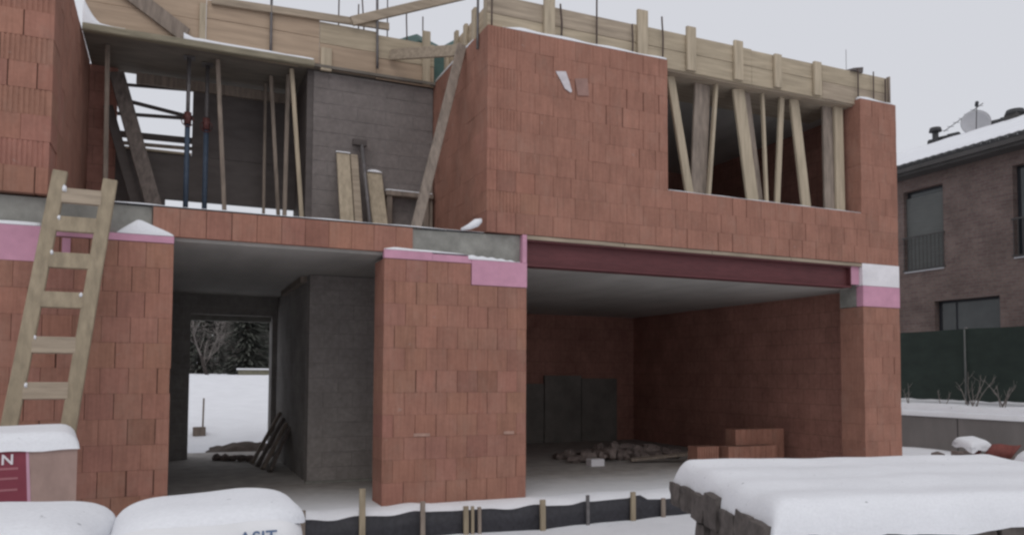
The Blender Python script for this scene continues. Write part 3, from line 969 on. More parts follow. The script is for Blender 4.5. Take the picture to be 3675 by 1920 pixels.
board('timber_stub', (1.09, 2.03, ZU), (1.09, 2.03, 3.928), 0.08, 0.12, (1, 0, 0), 'wood_d', 'short timber stub under the right end of the snowy ledge board', 'stub', 'stubs under the ledge board')
board('timber_post', (1.16, 1.98, ZU), (1.17, 2.05, 4.4), 0.05, 0.04, (1, 0, 0), 'wood_d', 'short post in the corner of grey wall and right block', 'post', 'thin timber posts in the recess')

# ================================================================== LADDER
lad = thing('ladder', (-3.2, -1.0, -0.3), 'wooden ladder nailed from boards leaning on the left pier', 'ladder')
LT = {'L': Vector((-3.155, -0.16, 3.34)), 'R': Vector((-2.735, -0.16, 3.30))}
LB = {'L': Vector((-3.525, -1.08, -0.28)), 'R': Vector((-3.075, -1.08, -0.28))}
for k in 'LR':
    MB().beam(LB[k], LT[k], 0.125, 0.055, (1, 0, 0)).build('rail', 'wood_l', lad)
nrm = (LT['L'] - LB['L']).cross(Vector((1, 0, 0))).normalized()
if nrm.y > 0: nrm = -nrm
for zz in (3.10, 2.82, 2.47, 2.10, 1.69, 1.29, 0.86, 0.44, 0.02):
    p = []
    for k in 'LR':
        s = (zz - LB[k].z) / (LT[k].z - LB[k].z)
        p.append(LB[k].lerp(LT[k], s))
    d = (p[1] - p[0]).normalized()
    off = nrm * 0.012
    a, b_ = p[0] + d * 0.05 + off, p[1] - d * 0.05 + off
    dirup = (LT['L'] - LB['L']).normalized()
    MB().beam(a, b_, 0.15, 0.035, dirup).build('rung', random.choice(['wood_l', 'wood_h2']), lad)
    for e, sgn in ((p[0], 1), (p[1], -1)):
        if random.random() < 0.4:
            continue
        c = e + d * sgn * 0.072 + nrm * 0.02 + Vector((0, 0, random.uniform(0.045, 0.075)))
        m = MB()
        cs = random.choice([0.35, 0.5, 0.6, 0.7, 0.9])
        vs, fs = [], []
        for i in range(5):
            for j in range(8):
                th, ph = math.pi * i / 4, 2 * math.pi * j / 8
                vs.append(c + Vector((cs * 0.024 * math.sin(th) * math.cos(ph) * random.uniform(.7, 1.2), cs * 0.028 * math.sin(th) * math.sin(ph), cs * 0.042 * math.cos(th) * random.uniform(.6, 1.2))))
        fs = [(i * 8 + j, (i + 1) * 8 + j, (i + 1) * 8 + (j + 1) % 8, i * 8 + (j + 1) % 8) for i in range(4) for j in range(8)]
        m.add(vs, fs, True)
        m.build('snow_clump', 'snow', lad)

# ================================================================== MEMBRANE AND STAKES
prof = [(-0.98, 0.02), (-0.86, -0.028), (-0.6, -0.056), (-0.335, -0.02), (-0.235, -0.03), (0.02, -0.046), (0.3, -0.012), (0.42, -0.03), (0.82, -0.038), (1.1, -0.038), (1.41, -0.064), (1.72, -0.03), (1.885, -0.055), (2.15, -0.062), (2.385, -0.03), (2.43, -0.04), (2.93, -0.03), (3.11, 0.0), (3.25, -0.06), (3.48, -0.07), (4.2, -0.04), (5.2, -0.05), (6.4, -0.03), (7.6, -0.04), (8.2, -0.02)]
prof = [(-4.9, -0.03), (-3.5, -0.05), (-2.2, -0.04)] + prof


def ftop(x):
    for (a, za), (b_, zb) in zip(prof, prof[1:]):
        if a <= x <= b_:
            t = (x - a) / (b_ - a)
            return za + (zb - za) * (0.5 - 0.5 * math.cos(math.pi * t))
    return -0.04


vs, fs = [], []
n = 240
for i in range(n + 1):
    x = -4.9 + 13.1 * i / n
    y = -0.35 + 0.018 * nz3(x, 0, 0, 2.1)
    zt = ftop(x)
    zb = gz(x, -0.4) - 0.08
    for yy, z in ((y, zb), (y - 0.01 * nz3(x, 3, 1, 4), (zt + zb) / 2), (y, zt), (y + 0.012, zt - 0.002), (y + 0.012, zb)):
        vs.append((x, yy, z))
fs = [(i * 5 + j, (i + 1) * 5 + j, (i + 1) * 5 + j + 1, i * 5 + j + 1) for i in range(n) for j in range(4)]
m = MB(); m.add(vs, fs, True)
tag(m.build('membrane', 'foil'), 'black foil membrane strip standing along the foot of the front wall', 'membrane')
# snow lying between membrane and wall
vs, fs = [], []
for i in range(n + 1):
    x = -4.9 + 13.1 * i / n
    zt = ftop(x)
    for k, yy in enumerate((-0.33, -0.28, -0.2, -0.1, -0.035)):
        bulge = 0.045 * math.sin(math.pi * k / 4.6) * (0.7 + 0.7 * nz3(x, k, 0, 1.7))
        vs.append((x, yy, zt - 0.006 + bulge + (0.012 - zt) * (k / 4) * 0.8))
fs = [(i * 5 + j, (i + 1) * 5 + j, (i + 1) * 5 + j + 1, i * 5 + j + 1) for i in range(n) for j in range(4)]
m = MB(); m.add(vs, fs, True)
tag(m.build('snow_strip', 'snow'), 'strip of snow lying between the black membrane and the house', 'snow', None, 'stuff')
G = 'stakes holding the membrane'
for x, zt, w, mt, lab in ((-0.905, 0.075, 0.05, 'wood_d', 'short dark stake at the membrane end by the white sacks'),
                          (-0.295, 0.262, 0.062, 'wood_l', 'tallest pale stake before the doorway floor'),
                          (0.36, 0.092, 0.05, 'wood_d', 'stake under the left half of the middle pier'),
                          (0.855, 0.01, 0.055, 'wood_l', 'left stake of the close trio under the middle pier'),
                          (0.93, 0.006, 0.035, 'wood_l', 'thin middle stake of the close trio under the middle pier'),
                          (1.013, -0.008, 0.04, 'wood_d', 'right stake of the close trio under the middle pier'),
                          (1.79, 0.025, 0.062, 'wood_l', 'stake just right of the middle pier edge'),
                          (2.378, 0.045, 0.04, 'steel', 'dark thin stake between two pale ones before the garage'),
                          (2.998, 0.048, 0.06, 'wood_l', 'pale stake before the garage nearest the stone pile but one'),
                          (3.435, -0.05, 0.05, 'wood_d', 'short stake right beside the stone pile')):
    board('stake', (x, -0.395, gz(x, -0.4) - 0.1), (x + random.uniform(-.006, .006), -0.39, zt), w, w * 0.7, (1, 0, 0), mt, lab, 'stake', G)

# ================================================================== SNOW ON LEDGES
def ledge_mound(name, x0, x1, y0, y1, z, hf, label, n=28, m_=5):
    vs, fs = [], []
    for i in range(n + 1):
        x = x0 + (x1 - x0) * i / n
        for j in range(m_ + 1):
            t = j / m_
            y = y0 + (y1 - y0) * t
            e = math.sqrt(max(0, 1 - (1 - min(1, t * 3)) ** 2))
            h = hf((x - x0) / (x1 - x0)) * (0.35 + 0.65 * e) * (1 + 0.15 * nz3(x * 4, y * 9))
            vs.append((x, y, z + max(0.004, h)))
    W = m_ + 1
    fs = [(i * W + j, (i + 1) * W + j, (i + 1) * W + j + 1, i * W + j + 1) for i in range(n) for j in range(m_)]
    k = len(vs)
    for i in range(n + 1):
        x = x0 + (x1 - x0) * i / n
        vs += [(x, y0, z + 0.001), (x, y1, z + 0.001)]
    fs += [(k + 2 * i, k + 2 * i + 2, (i + 1) * W, i * W) for i in range(n)]
    fs += [(k + 2 * i + 1, i * W + m_, (i + 1) * W + m_, k + 2 * i + 3) for i in range(n)]
    fs += [(k, 0, 1, 2, 3, 4, 5, k + 1)] if m_ == 5 else []
    fs += [(k + 2 * n + 1,) + tuple(n * W + j for j in range(m_, -1, -1)) + (k + 2 * n,)] if m_ == 5 else []
    mb = MB(); mb.add(vs, fs, True)
    return tag(mb.build(name, 'snow'), label, 'snow', None, 'stuff')


ledge_mound('snow_ledge', -5.0, -3.33, -0.006, 0.083, 2.836, lambda t: 0.03 + 0.01 * math.sin(t * 9), 'thin snow on the pink board left of the ladder')
ledge_mound('snow_ledge', -3.12, -2.86, -0.004, 0.083, 2.826, lambda t: 0.065 * math.sin(math.pi * t) ** 0.7, 'small snow mound between the ladder rails on the left pier')
ledge_mound('snow_ledge', -2.68, -2.165, -0.006, 0.083, 2.826, lambda t: 0.145 * max(0, min(t / 0.35, (1 - t) / 0.62 + 0.05, 1)) ** 0.75, 'steep snow mound on the left pier right of the ladder')
ledge_mound('snow_ledge', 0.005, 1.0, -0.006, 0.07, 2.851, lambda t: 0.035 * (1 - t) ** 0.5 * min(1, t * 6 + .3), 'snow strip on the pink board of the middle pier')
ledge_mound('snow_ledge', 1.0, 1.66, -0.008, 0.055, 2.802, lambda t: 0.05 * (1 - t) ** 0.8 + 0.012 * math.sin(t * 17) ** 2, 'thinning crumbly snow on the big pink block of the middle pier')
ledge_mound('snow_ledge', -2.75, 0.75, 0.047, 0.35, 3.137, lambda t: 0.02 + 0.006 * math.sin(t * 23), 'thin snow line along the slab edge of the recess', n=60)
ledge_mound('snow_ledge', 0.76, 1.22, 0.06, 0.35, 3.141, lambda t: 0.014, 'thin snow on the concrete band beside the right block')
ledge_mound('snow_ledge', 1.42, 3.79, 0.004, 0.098, 5.652, lambda t: 0.05 * min(1, t * 9) * (1 - 0.45 * t) + 0.008 * math.sin(t * 21), 'snow line on the wall top before the front formwork', n=50)
ledge_mound('snow_ledge', 7.28, 7.96, 0.004, 0.098, 5.652, lambda t: 0.035 + 0.012 * math.sin(t * 6), 'snow on top of the right brick pier')
ledge_mound('snow_ledge', WX0 + 0.01, WX1 - 0.01, 0.006, 0.4, ZU + 0.752, lambda t: 0.022 + 0.006 * math.sin(t * 31), 'thin snow along the sill of the upper window', n=60)
ledge_mound('snow_ledge', -2.12, -0.51, 1.957, 2.07, 5.659, lambda t: 0.045 * (1 - 0.35 * t) + 0.05 * max(0, 1 - t * 14), 'snow line on the ledge of the recess formwork', n=50)
ledge_mound('snow_ledge', -3.24, -2.78, 1.957, 2.07, 5.659, lambda t: 0.26 * max(0, 1 - t * 2.3) ** 1.6 + 0.05 * (1 - t), 'snow heaped in the corner of formwork and left block')
ledge_mound('snow_ledge', -0.17, 0.02, 2.05, 2.10, 4.475, lambda t: 0.02, 'snow tip on the taller plank at the grey wall')
ledge_mound('snow_ledge', 0.255, 0.465, 2.04, 2.115, 4.25, lambda t: 0.045 * math.sin(math.pi * t) ** 0.5, 'snow cap on the shorter plank at the grey wall')
ledge_mound('snow_ledge', 0.51, 1.17, 1.945, 2.095, 3.998, lambda t: 0.022, 'snow on the ledge board at the grey wall')
ledge_mound('snow_ledge', 1.225, 1.30, 0.5, 2.05, 5.655, lambda t: 0.03, 'snow crust on the recess side of the right block top')
# snow lump blown against the corner of the right block
m = MB()
pts = [(0.92, 0.04, 3.155), (1.02, 0.03, 3.19), (1.10, 0.02, 3.24), (1.17, 0.015, 3.275)]
m.tube(pts, [0.012, 0.035, 0.05, 0.022], 9)
m.v = [Vector((v.x + 0.012 * nz3(v.x * 25, v.y * 25, v.z * 25), v.y, v.z + 0.012 * nz3(v.z * 25, v.x * 25))) for v in m.v]
tag(m.build('snow_lump', 'snow'), 'slanting snow lump at the foot of the right block corner', 'snow', None, 'stuff')
# torn film stapled on the upper wall
def film(name, pts, label):
    mb = MB()
    k = len(pts)
    mb.add([(x, -0.012 - 0.012 * abs(nz3(x * 9, z * 9)), z) for x, z in pts] + [(x, -0.006, z) for x, z in pts], [tuple(range(k)), tuple(range(2 * k - 1, k - 1, -1))] + [(i, i + k, (i + 1) % k + k, (i + 1) % k) for i in range(k)])
    return tag(mb.build(name, 'plastic'), label, 'film', 'torn film scraps on the upper wall')


film('film_scrap', [(2.13, 5.22), (2.27, 5.24), (2.32, 5.12), (2.36, 5.0), (2.34, 4.98), (2.26, 5.02), (2.20, 5.12)], 'bright torn film scrap on the upper right wall')
o = film('film_scrap', [(2.40, 5.17), (2.58, 5.2), (2.60, 4.98), (2.44, 4.96)], 'dull square film scrap right of the bright one on the upper wall')
o.data.materials[0] = plain('dull film', (0.30, 0.178, 0.150), 0.5, 0.1, 12)

# ================================================================== GARAGE AND HALL CONTENTS
def loose_brick(x0, y0, z0, lx, ly, lz, label, ang=0.0):
    """hollow brick: ribbed long face and rows of cells on top"""
    t = thing('hollow_brick', (x0 + lx / 2, y0 + ly / 2, z0), label, 'brick', 'loose hollow bricks on the garage floor')
    b = MB()
    n = 9
    st = lx / n
    loop = []
    for i in range(n):
        a = x0 + i * st
        loop += [(a, y0), (a + st * 0.6, y0), (a + st * 0.65, y0 + 0.012), (a + st * 0.95, y0 + 0.012)]
    loop += [(x0 + lx, y0), (x0 + lx, y0 + ly), (x0, y0 + ly)]
    k = len(loop)
    b.add([(x, y, z0) for x, y in loop] + [(x, y, z0 + lz) for x, y in loop], [tuple(range(k - 1, -1, -1)), tuple(range(k, 2 * k))] + [(i, (i + 1) % k, k + (i + 1) % k, k + i) for i in range(k)])
    b.build('body', 'brick', t)
    c = MB()
    for i in range(8):
        for j in range(4):
            xx, yy = x0 + 0.03 + i * (lx - 0.06) / 8, y0 + 0.03 + j * (ly - 0.06) / 4
            c.box(xx, xx + (lx - 0.06) / 8 - 0.012, yy, yy + (ly - 0.06) / 4 - 0.012, z0 + lz + 0.0005, z0 + lz + 0.002)
    c.build('cells', 'mortar', t)
    return t


loose_brick(5.46, 1.62, 0.0, 0.42, 0.25, 0.335, 'hollow brick lying left of the two larger ones in the garage')
loose_brick(5.97, 1.50, 0.0, 0.98, 0.25, 0.33, 'long front row of hollow brick seen over the snowy stone pile')
loose_brick(6.36, 1.80, 0.0, 1.02, 0.26, 0.575, 'tallest hollow brick stack in the garage beside the right pier')


def rock(mb, c, s, seed):
    rnd = random.Random(seed)
    vs, fs = [], []
    nu_, nv_ = 6, 4
    for i in range(nv_ + 1):
        for j in range(nu_):
            th, ph = math.pi * i / nv_, 2 * math.pi * j / nu_ + seed
            d = Vector((math.sin(th) * math.cos(ph), math.sin(th) * math.sin(ph), math.cos(th)))
            k = 1 + 0.6 * nz3(d.x * 1.7 + seed * 3.1, d.y * 1.7, d.z * 1.7)
            vs.append((c[0] + d.x * s[0] * k, c[1] + d.y * s[1] * k, c[2] + d.z * s[2] * k))
    fs = [(i * nu_ + j, (i + 1) * nu_ + j, (i + 1) * nu_ + (j + 1) % nu_, i * nu_ + (j + 1) % nu_) for i in range(nv_) for j in range(nu_)]
    mb.add(vs, fs)


mb = MB()
rnd = random.Random(3)
for k in range(110):
    t = rnd.random()
    x = 4.0 + 2.3 * t
    y = 3.3 + rnd.uniform(-0.35, 0.5)
    h = 0.04 + 0.15 * math.sin(math.pi * min(1, max(0, t))) * rnd.random()
    rock(mb, (x, y, h), (rnd.uniform(0.05, 0.2), rnd.uniform(0.05, 0.17), rnd.uniform(0.03, 0.11)), k)
tag(mb.build('rubble_heap', 'rubble'), 'heap of dusty rubble and sacks on the dark garage floor', 'rubble', None, 'stuff')
board('plank', (4.9, 2.7, 0.05), (6.1, 2.35, 0.16), 0.18, 0.04, (0, 1, 0), 'wood_d', 'plank lying against the rubble heap in the garage', 'plank')
tag(box('insulation_offcut', 4.02, 4.26, 2.45, 2.62, 0.0, 0.11, 'white_board'), 'small pale offcut on the floor before the garage rubble', 'offcut')
for k in range(3):
    x0 = 4.34 + 0.92 * k
    tag(box('leaning_panel', x0, x0 + 0.9, 6.72 - 0.01 * (k % 2), 6.79, 0.0, 1.27 + 0.06 * ((k * 7) % 4), 'panel'), ('%s of the three grey boards standing along the dark garage back wall' % ('leftmost', 'middle', 'rightmost')[k]), 'panel', 'grey boards along the garage back wall')

# hall: planks leaning on the wall
for k, (p, q, w, lab) in enumerate((((-0.80, 3.55, 0.0), (-0.49, 3.95, 0.60), 0.17, 'front plank leaning on the hall wall left of the grey blocks'),
                                    ((-0.86, 3.95, 0.0), (-0.49, 4.25, 0.66), 0.15, 'second plank leaning on the dark hall wall'),
                                    ((-0.90, 4.35, 0.0), (-0.49, 4.6, 0.72), 0.16, 'third plank leaning on the dark hall wall'),
                                    ((-0.94, 4.8, 0.0), (-0.49, 5.0, 0.80), 0.14, 'rearmost plank leaning on the dark hall wall'))):
    board('plank', p, q, w, 0.05, (0, 1, 0), 'wood_d' if k % 2 else 'wood_dk', lab, 'plank', 'planks leaning in the hall')
# bare earth thrown up outside the garden doorway
vs, fs = [], []
for j in range(9):
    for i in range(25):
        x, y = -1.75 + 1.7 * i / 24, 6.45 + 1.5 * j / 8
        e = math.sin(math.pi * i / 24) * math.sin(math.pi * j / 8)
        rise = 0.07 + 0.17 * smooth(-1.7, -0.6, x)
        vs.append((x + 0.03 * nz3(i, j, 1), y + 0.05 * nz3(i, j, 2, 0.7), gz(x, y) - 0.03 + rise * max(0, e) * (1 + 0.7 * nz3(x, y, 0, 4)) + 0.02 * nz3(x, y, 3, 12)))
m = MB(); m.add(vs, [(j * 25 + i, j * 25 + i + 1, (j + 1) * 25 + i + 1, (j + 1) * 25 + i) for j in range(8) for i in range(24)], True)
tag(m.build('earth_heap', 'earth'), 'low heap of bare dark earth outside the garden doorway', 'earth', None, 'stuff')
m = MB()
for k in range(5):
    rock(m, (-0.95 - 0.12 * k, 5.1 + 0.1 * k, 0.05), (0.09, 0.09, 0.06), 40 + k)
tag(m.build('rubble_heap', 'rubble'), 'small crumbs of rubble on the hall floor near the garden doorway', 'rubble', None, 'stuff')

# ================================================================== FOREGROUND: BRICK PACK, SACKS, STONE PILE
ru = Vector((0.993, 0.12, 0)).normalized()          # the pack stands nearly square to the house
rv = Vector((-0.12, 0.993, 0)).normalized()
pc = Vector((-2.686, -2.766, -0.28))                # its near right corner


def pk(a, b, z):      # a metres left of the corner, b metres back
    return pc - ru * a + rv * b + Vector((0, 0, z))


pack = thing('brick_pack', tuple(pk(0.55, 0.5, 0)), 'foil wrapped pallet pack with a crimson label under thick snow', 'brick pack')
m = MB()
m.hexa([pk(1.15, 0, 0.14), pk(0, 0, 0.14), pk(1.15, 1.0, 0.14), pk(0, 1.0, 0.14), pk(1.15, 0, 1.245), pk(0, 0, 1.245), pk(1.15, 1.0, 1.245), pk(0, 1.0, 1.245)])
m.build('wrapped_bricks', 'wrap', pack)
for b0 in (0.02, 0.45, 0.88):
    m = MB()
    m.hexa([pk(1.15, b0, 0), pk(0, b0, 0), pk(1.15, b0 + 0.1, 0), pk(0, b0 + 0.1, 0), pk(1.15, b0, 0.138), pk(0, b0, 0.138), pk(1.15, b0 + 0.1, 0.138), pk(0, b0 + 0.1, 0.138)])
    m.build('pallet_runner', 'wood_d', pack)


def flat(name, quad, mat, parent, lift):
    m = MB()
    off = -rv * lift
    q = [Vector(p) + off for p in quad]
    b = [Vector(p) + off * 0.3 for p in quad]
    m.hexa([q[0], q[1], b[0], b[1], q[3], q[2], b[3], b[2]])
    return m.build(name, mat, parent)


lab_ = flat('label', [pk(1.1, 0, 0.86), pk(0.262, 0, 0.86), pk(0.282, 0, 1.238), pk(1.1, 0, 1.238)], 'label_red', pack, 0.003)
flat('label_border', [pk(0.262, 0, 0.86), pk(0.243, 0, 0.86), pk(0.266, 0, 1.238), pk(0.282, 0, 1.238)], 'label_edge', pack, 0.003)
for zz in (1.12, 1.06, 0.99):
    flat('print_line', [pk(0.95, 0, zz), pk(0.32, 0, zz + 0.008), pk(0.32, 0, zz + 0.022), pk(0.95, 0, zz + 0.014)], 'label_line', lab_, 0.005)


def text_mesh(name, body, size, origin, ex, ey, mat, parent, lift=0.004, bold=0.012, conform=None):
    cu = bpy.data.curves.new(name, 'FONT')
    cu.body = body
    cu.size = size
    cu.offset = size * bold
    cu.resolution_u = 3
    ob = bpy.data.objects.new('text_tmp', cu)
    COL.objects.link(ob)
    dg = bpy.context.evaluated_depsgraph_get()
    me = bpy.data.meshes.new_from_object(ob.evaluated_get(dg))
    bpy.data.objects.remove(ob)
    mb = MB()
    vs = []
    for v in me.vertices:
        p = Vector(origin) + Vector(ex) * v.co.x + Vector(ey) * v.co.y
        if conform: p = conform(p)
        vs.append(p)
    mb.add(vs, [tuple(p.vertices) for p in me.polygons])
    return mb.build(name, mat, parent)


text_mesh('lettering', 'N', 0.088, pk(0.412, 0, 1.162) - rv * 0.008, ru, (0, 0, 1), 'label_white', lab_, bold=0.02)
snow_slab('snow_cap', pk(1.18, -0.01, 1.246), ru * 1.185, rv * 1.02, 0.105, 'thick snow cap on the foil wrapped pallet pack', rnd=0.10, over=0.012, droop=0.012, seed=2)


def sack(cx, cy, cz, lx, ly, lz, parent, mat='bag', name='sack', ang=0.0, p=4.5, seed=0, th0=-0.5, tilt=0.0):
    vs, fs = [], []
    nu_, nv_ = 40, 20
    ca, sa = math.cos(ang), math.sin(ang)

    def sg(v, e): return math.copysign(abs(v) ** e, v)
    for i in range(nv_ + 1):
        th = math.pi * (th0 + (0.5 - th0) * i / nv_)
        for j in range(nu_):
            ph = 2 * math.pi * j / nu_
            e = 2 / p
            x = sg(math.cos(th), 0.4) * sg(math.cos(ph), e) * lx / 2
            y = sg(math.cos(th), 0.6) * sg(math.sin(ph), e) * ly / 2
            z = sg(math.sin(th), 0.45) * lz / 2 + tilt * x
            w = 1 + 0.05 * nz3(x * 5 + seed, y * 5, z * 7)
            z -= 0.035 * (abs(x) / (lx / 2)) ** 4
            vs.append((cx + (x * ca - y * sa) * w, cy + (x * sa + y * ca) * w, cz + z * w))
    fs = [(i * nu_ + j, i * nu_ + (j + 1) % nu_, (i + 1) * nu_ + (j + 1) % nu_, (i + 1) * nu_ + j) for i in range(nv_) for j in range(nu_)]
    m = MB(); m.add(vs, fs, True)
    return m.build(name, mat, parent)


SB = -0.28
bx, by = -2.0, -5.44
t = thing('cement_sack', (bx, by, 0.78), 'white sack with blue lettering lying on top of the sack stack', 'sack', 'sacks stacked in the foreground')
body = sack(bx, by, 0.845, 0.655, 0.60, 0.24, t, name='body', tilt=0.05)
text_mesh('lettering', 'ASIT', 0.062, (-1.918, -5.758, 0.880), (1, 0, 0), (0, 0.12, 1), 'bag_ink', body, bold=0.015, conform=lambda p: Vector((p.x, -5.7485 + 0.1 * max(0, p.z - 0.88) + 0.25 * max(0, p.x + 1.76), p.z)))
t2 = thing('cement_sack', (-2.72, -5.32, 0.78), 'snow covered white sack at the bottom left corner of the picture', 'sack', 'sacks stacked in the foreground')
sack(-2.70, -5.36, 0.835, 0.74, 0.62, 0.23, t2, name='body', ang=-0.12, seed=4)
for k, z in enumerate((0.61, 0.40, 0.19)):
    for q, (xx, yy) in enumerate(((-2.0, -5.44), (-2.72, -5.36))):
        tt = thing('cement_sack', (xx, yy, z - 0.1), ('%s white sack in the %s column of the sack stack' % (('third from the bottom', 'second from the bottom', 'bottom')[k], ('right', 'left')[q])), 'sack', 'sacks stacked in the foreground')
        sack(xx + 0.01 * k, yy, z, 0.71, 0.62, 0.24, tt, name='body', seed=7 + k + q)
m = thing('pallet', (-2.35, -5.4, SB), 'wooden pallet under the white sacks', 'pallet')
for k in range(6):
    board('deck_board', (-3.06 + 0.0, -5.68 + k * 0.115, 0.07), (-1.64, -5.68 + k * 0.115, 0.07), 0.09, 0.022, (0, 1, 0), 'wood_d', parent=m)
for xx in (-3.0, -2.35, -1.70):
    board('runner', (xx, -5.72, -0.12), (xx, -5.06, -0.12), 0.10, 0.34, (1, 0, 0), 'wood_d', parent=m)
tag(sack(bx, by + 0.03, 0.872, 0.66, 0.575, 0.25, None, 'snow', 'snow_cap', th0=0.05, seed=3, tilt=0.055), 'smooth snow on the lettered white sack', 'snow', None, 'stuff')
tag(sack(-2.70, -5.35, 0.86, 0.77, 0.65, 0.25, None, 'snow', 'snow_cap', ang=-0.12, th0=-0.12, seed=9), 'deep snow on the sack at the bottom left', 'snow', None, 'stuff')

# stone pile on pallets, bottom right
B0 = Vector((0.62, -5.39, -0.30))
su = Vector((0.98, -0.2, 0)).normalized()
sv = Vector((0.357, 0.934, 0)).normalized()
pile = thing('stone_pile', tuple(B0 + su * 1.2 + sv), 'stacked split stones on pallets under deep snow, bottom right', 'stone pile')
stone_meshes = []
for k in range(10):
    rnd = random.Random(100 + k)
    m = MB()
    ln, hh, dd = rnd.uniform(0.22, 0.34), 0.2, 0.22
    vs, fs = [], []
    nn = 3
    # subdivided rough block with broken corners
    grid = {}
    def vert(a, b, c):
        key = (a, b, c)
        if key not in grid:
            p = Vector(((a / nn - 0.5), (b / nn - 0.5), (c / nn)))
            edge = sum(1 for q in (a, b, c) if q in (0, nn))
            s_ = 1 - 0.025 * max(0, edge - 1)
            p = Vector((p.x * s_ + rnd.uniform(-.03, .03), p.y * s_ + rnd.uniform(-.05, .05), 0.5 + (p.z - 0.5) * s_ + rnd.uniform(-.03, .03)))
            grid[key] = len(vs)
            vs.append(p)
        return grid[key]
    for a in range(nn):
        for b_ in range(nn):
            for (q, fl) in ((0, True), (nn, False)):
                f1 = [vert(q, a, b_), vert(q, a + 1, b_), vert(q, a + 1, b_ + 1), vert(q, a, b_ + 1)]
                f2 = [vert(a, q, b_), vert(a, q, b_ + 1), vert(a + 1, q, b_ + 1), vert(a + 1, q, b_)]
                f3 = [vert(a, b_, q), vert(a + 1, b_, q), vert(a + 1, b_ + 1, q), vert(a, b_ + 1, q)]
                for f in (f1, f2, f3):
                    fs.append(tuple(f[::-1] if fl else f))
    stone_meshes.append(vs and (vs, fs))


def stone(p, ax, bx_, ln, dp, h, k):
    vs, fs = stone_meshes[k % 10]
    m = MB()
    m.add([Vector(p) + ax * (v.x * ln) + bx_ * (v.y * dp) + Vector((0, 0, v.z * h)) for v in vs], fs)
    m.build('stone', 'stone', pile)


rnd = random.Random(11)
LH = 0.2
for lay_ in range(5):
    z = -0.30 + LH * lay_
    vmax = 1.96 if lay_ >= 4 else 1.30
    a = 0.0
    k = lay_ * 3
    while a < vmax - 0.1:
        ln = min(rnd.uniform(0.20, 0.36), vmax - a)
        top = rnd.choice([0.02, 0.0, -0.02, -0.035]) if lay_ == 4 else 0.0
        stone(B0 + sv * (a + ln / 2) + su * (0.12 + rnd.uniform(-0.025, 0.02)) + Vector((0, 0, z + 0.30)), sv, su, ln * 0.97, 0.24, LH * 0.97 + top, k)
        a += ln
        k += 1
    a = 0.26
    while a < 2.75:
        ln = rnd.uniform(0.22, 0.38)
        stone(B0 + su * (a + ln / 2) + sv * (0.1 + rnd.uniform(-0.03, 0.02)) + Vector((0, 0, z + 0.30)), su, sv, ln * 0.97, 0.22, LH * 0.97 + (rnd.choice([-0.045, -0.055]) if lay_ == 4 else 0), k)
        a += ln
        k += 1
m = MB()
q = lambda a, b_, z: B0 + su * a + sv * b_ + Vector((0, 0, z))
m.hexa([q(0.2, 0.18, 0.02), q(2.75, 0.18, 0.02), q(0.2, 1.25, 0.02), q(2.75, 1.25, 0.02), q(0.2, 0.18, 0.79), q(2.75, 0.18, 0.79), q(0.2, 1.25, 0.79), q(2.75, 1.25, 0.79)])
m.build('inner_stones', 'stone_core', pile)
m = MB()
m.hexa([q(0.2, 0.18, 0.80), q(2.75, 0.18, 0.80), q(0.2, 1.93, 0.80), q(2.75, 1.93, 0.80), q(0.2, 0.18, 0.93), q(2.75, 0.18, 0.93), q(0.2, 1.93, 0.93), q(2.75, 1.93, 0.93)])
m.build('inner_stones', 'stone_core', pile)
snow_slab('snow_cap', q(0.03, -0.035, 0.955), su * 2.78, sv * 1.975, 0.165, 'deep rippled snow cap on the stone pile', rnd=0.11, over=0.012, droop=0.045, ripple=0.007, nu=60, nv=44, seed=1)

# ================================================================== RIGHT SIDE: RETAINING WALL, SCREEN FENCE, NEIGHBOUR
rw = thing('retaining_wall', (12.06, 4, 0), 'grey concrete retaining wall below the green screen fence', 'wall')
MB().box(11.94, 12.06, -9, 16, -0.3, 0.66).build('wall_body', 'retain', rw)
for k in range(6):
    box('joint_strip', 11.932, 11.94, -4.2 + 3.1 * k, -4.18 + 3.1 * k, -0.1, 0.655, 'nb_fascia', rw)
ledge_mound('snow_ledge', 11.92, 12.10, -9, 16, 0.661, lambda t: 0.10, 'snow on the coping of the retaining wall', n=12)
fence = thing('screen_fence', (13.0, 4, 0.9), 'dark green netted screen fence before the neighbouring brick house', 'fence')
ys = [-3.4, -1.4, 0.6, 2.58, 4.6, 6.6, 8.6, 10.6]
for a, b_ in zip(ys, ys[1:]):
    vs, fs = [], []
    for i in range(13):
        for j in range(7):
            yy = a + (b_ - a) * i / 12
            z = 0.97 + 1.5 * j / 6
            sag = 0.02 * nz3(yy * 2, z * 2, a)
            vs += [(13.0 + sag, yy, z - 0.015 * math.sin(math.pi * i / 12) * (j == 6) + 0.04 * nz3(yy * 3, 8, a) * (j == 0))]
    W = 7
    fs = [(i * W + j, i * W + j + 1, (i + 1) * W + j + 1, (i + 1) * W + j) for i in range(12) for j in range(6)]
    m = MB(); m.add(vs, fs, True)
    k = len(m.v)
    m.add([(x + 0.012, y, z) for x, y, z in vs], [f[::-1] for f in fs], True)
    m.build('net_panel', 'net', fence)
for yy in ys:
    MB().tube([(13.03, yy, 0.7), (13.03, yy, 2.5)], 0.028, 8).build('post', 'nb_dark' if yy != 2.58 else 'steel', fence)
MB().tube([(12.975, 2.58, 0.7), (12.975, 2.58, 2.46)], 0.018, 8).build('tie_strip', 'nb_blind', fence)

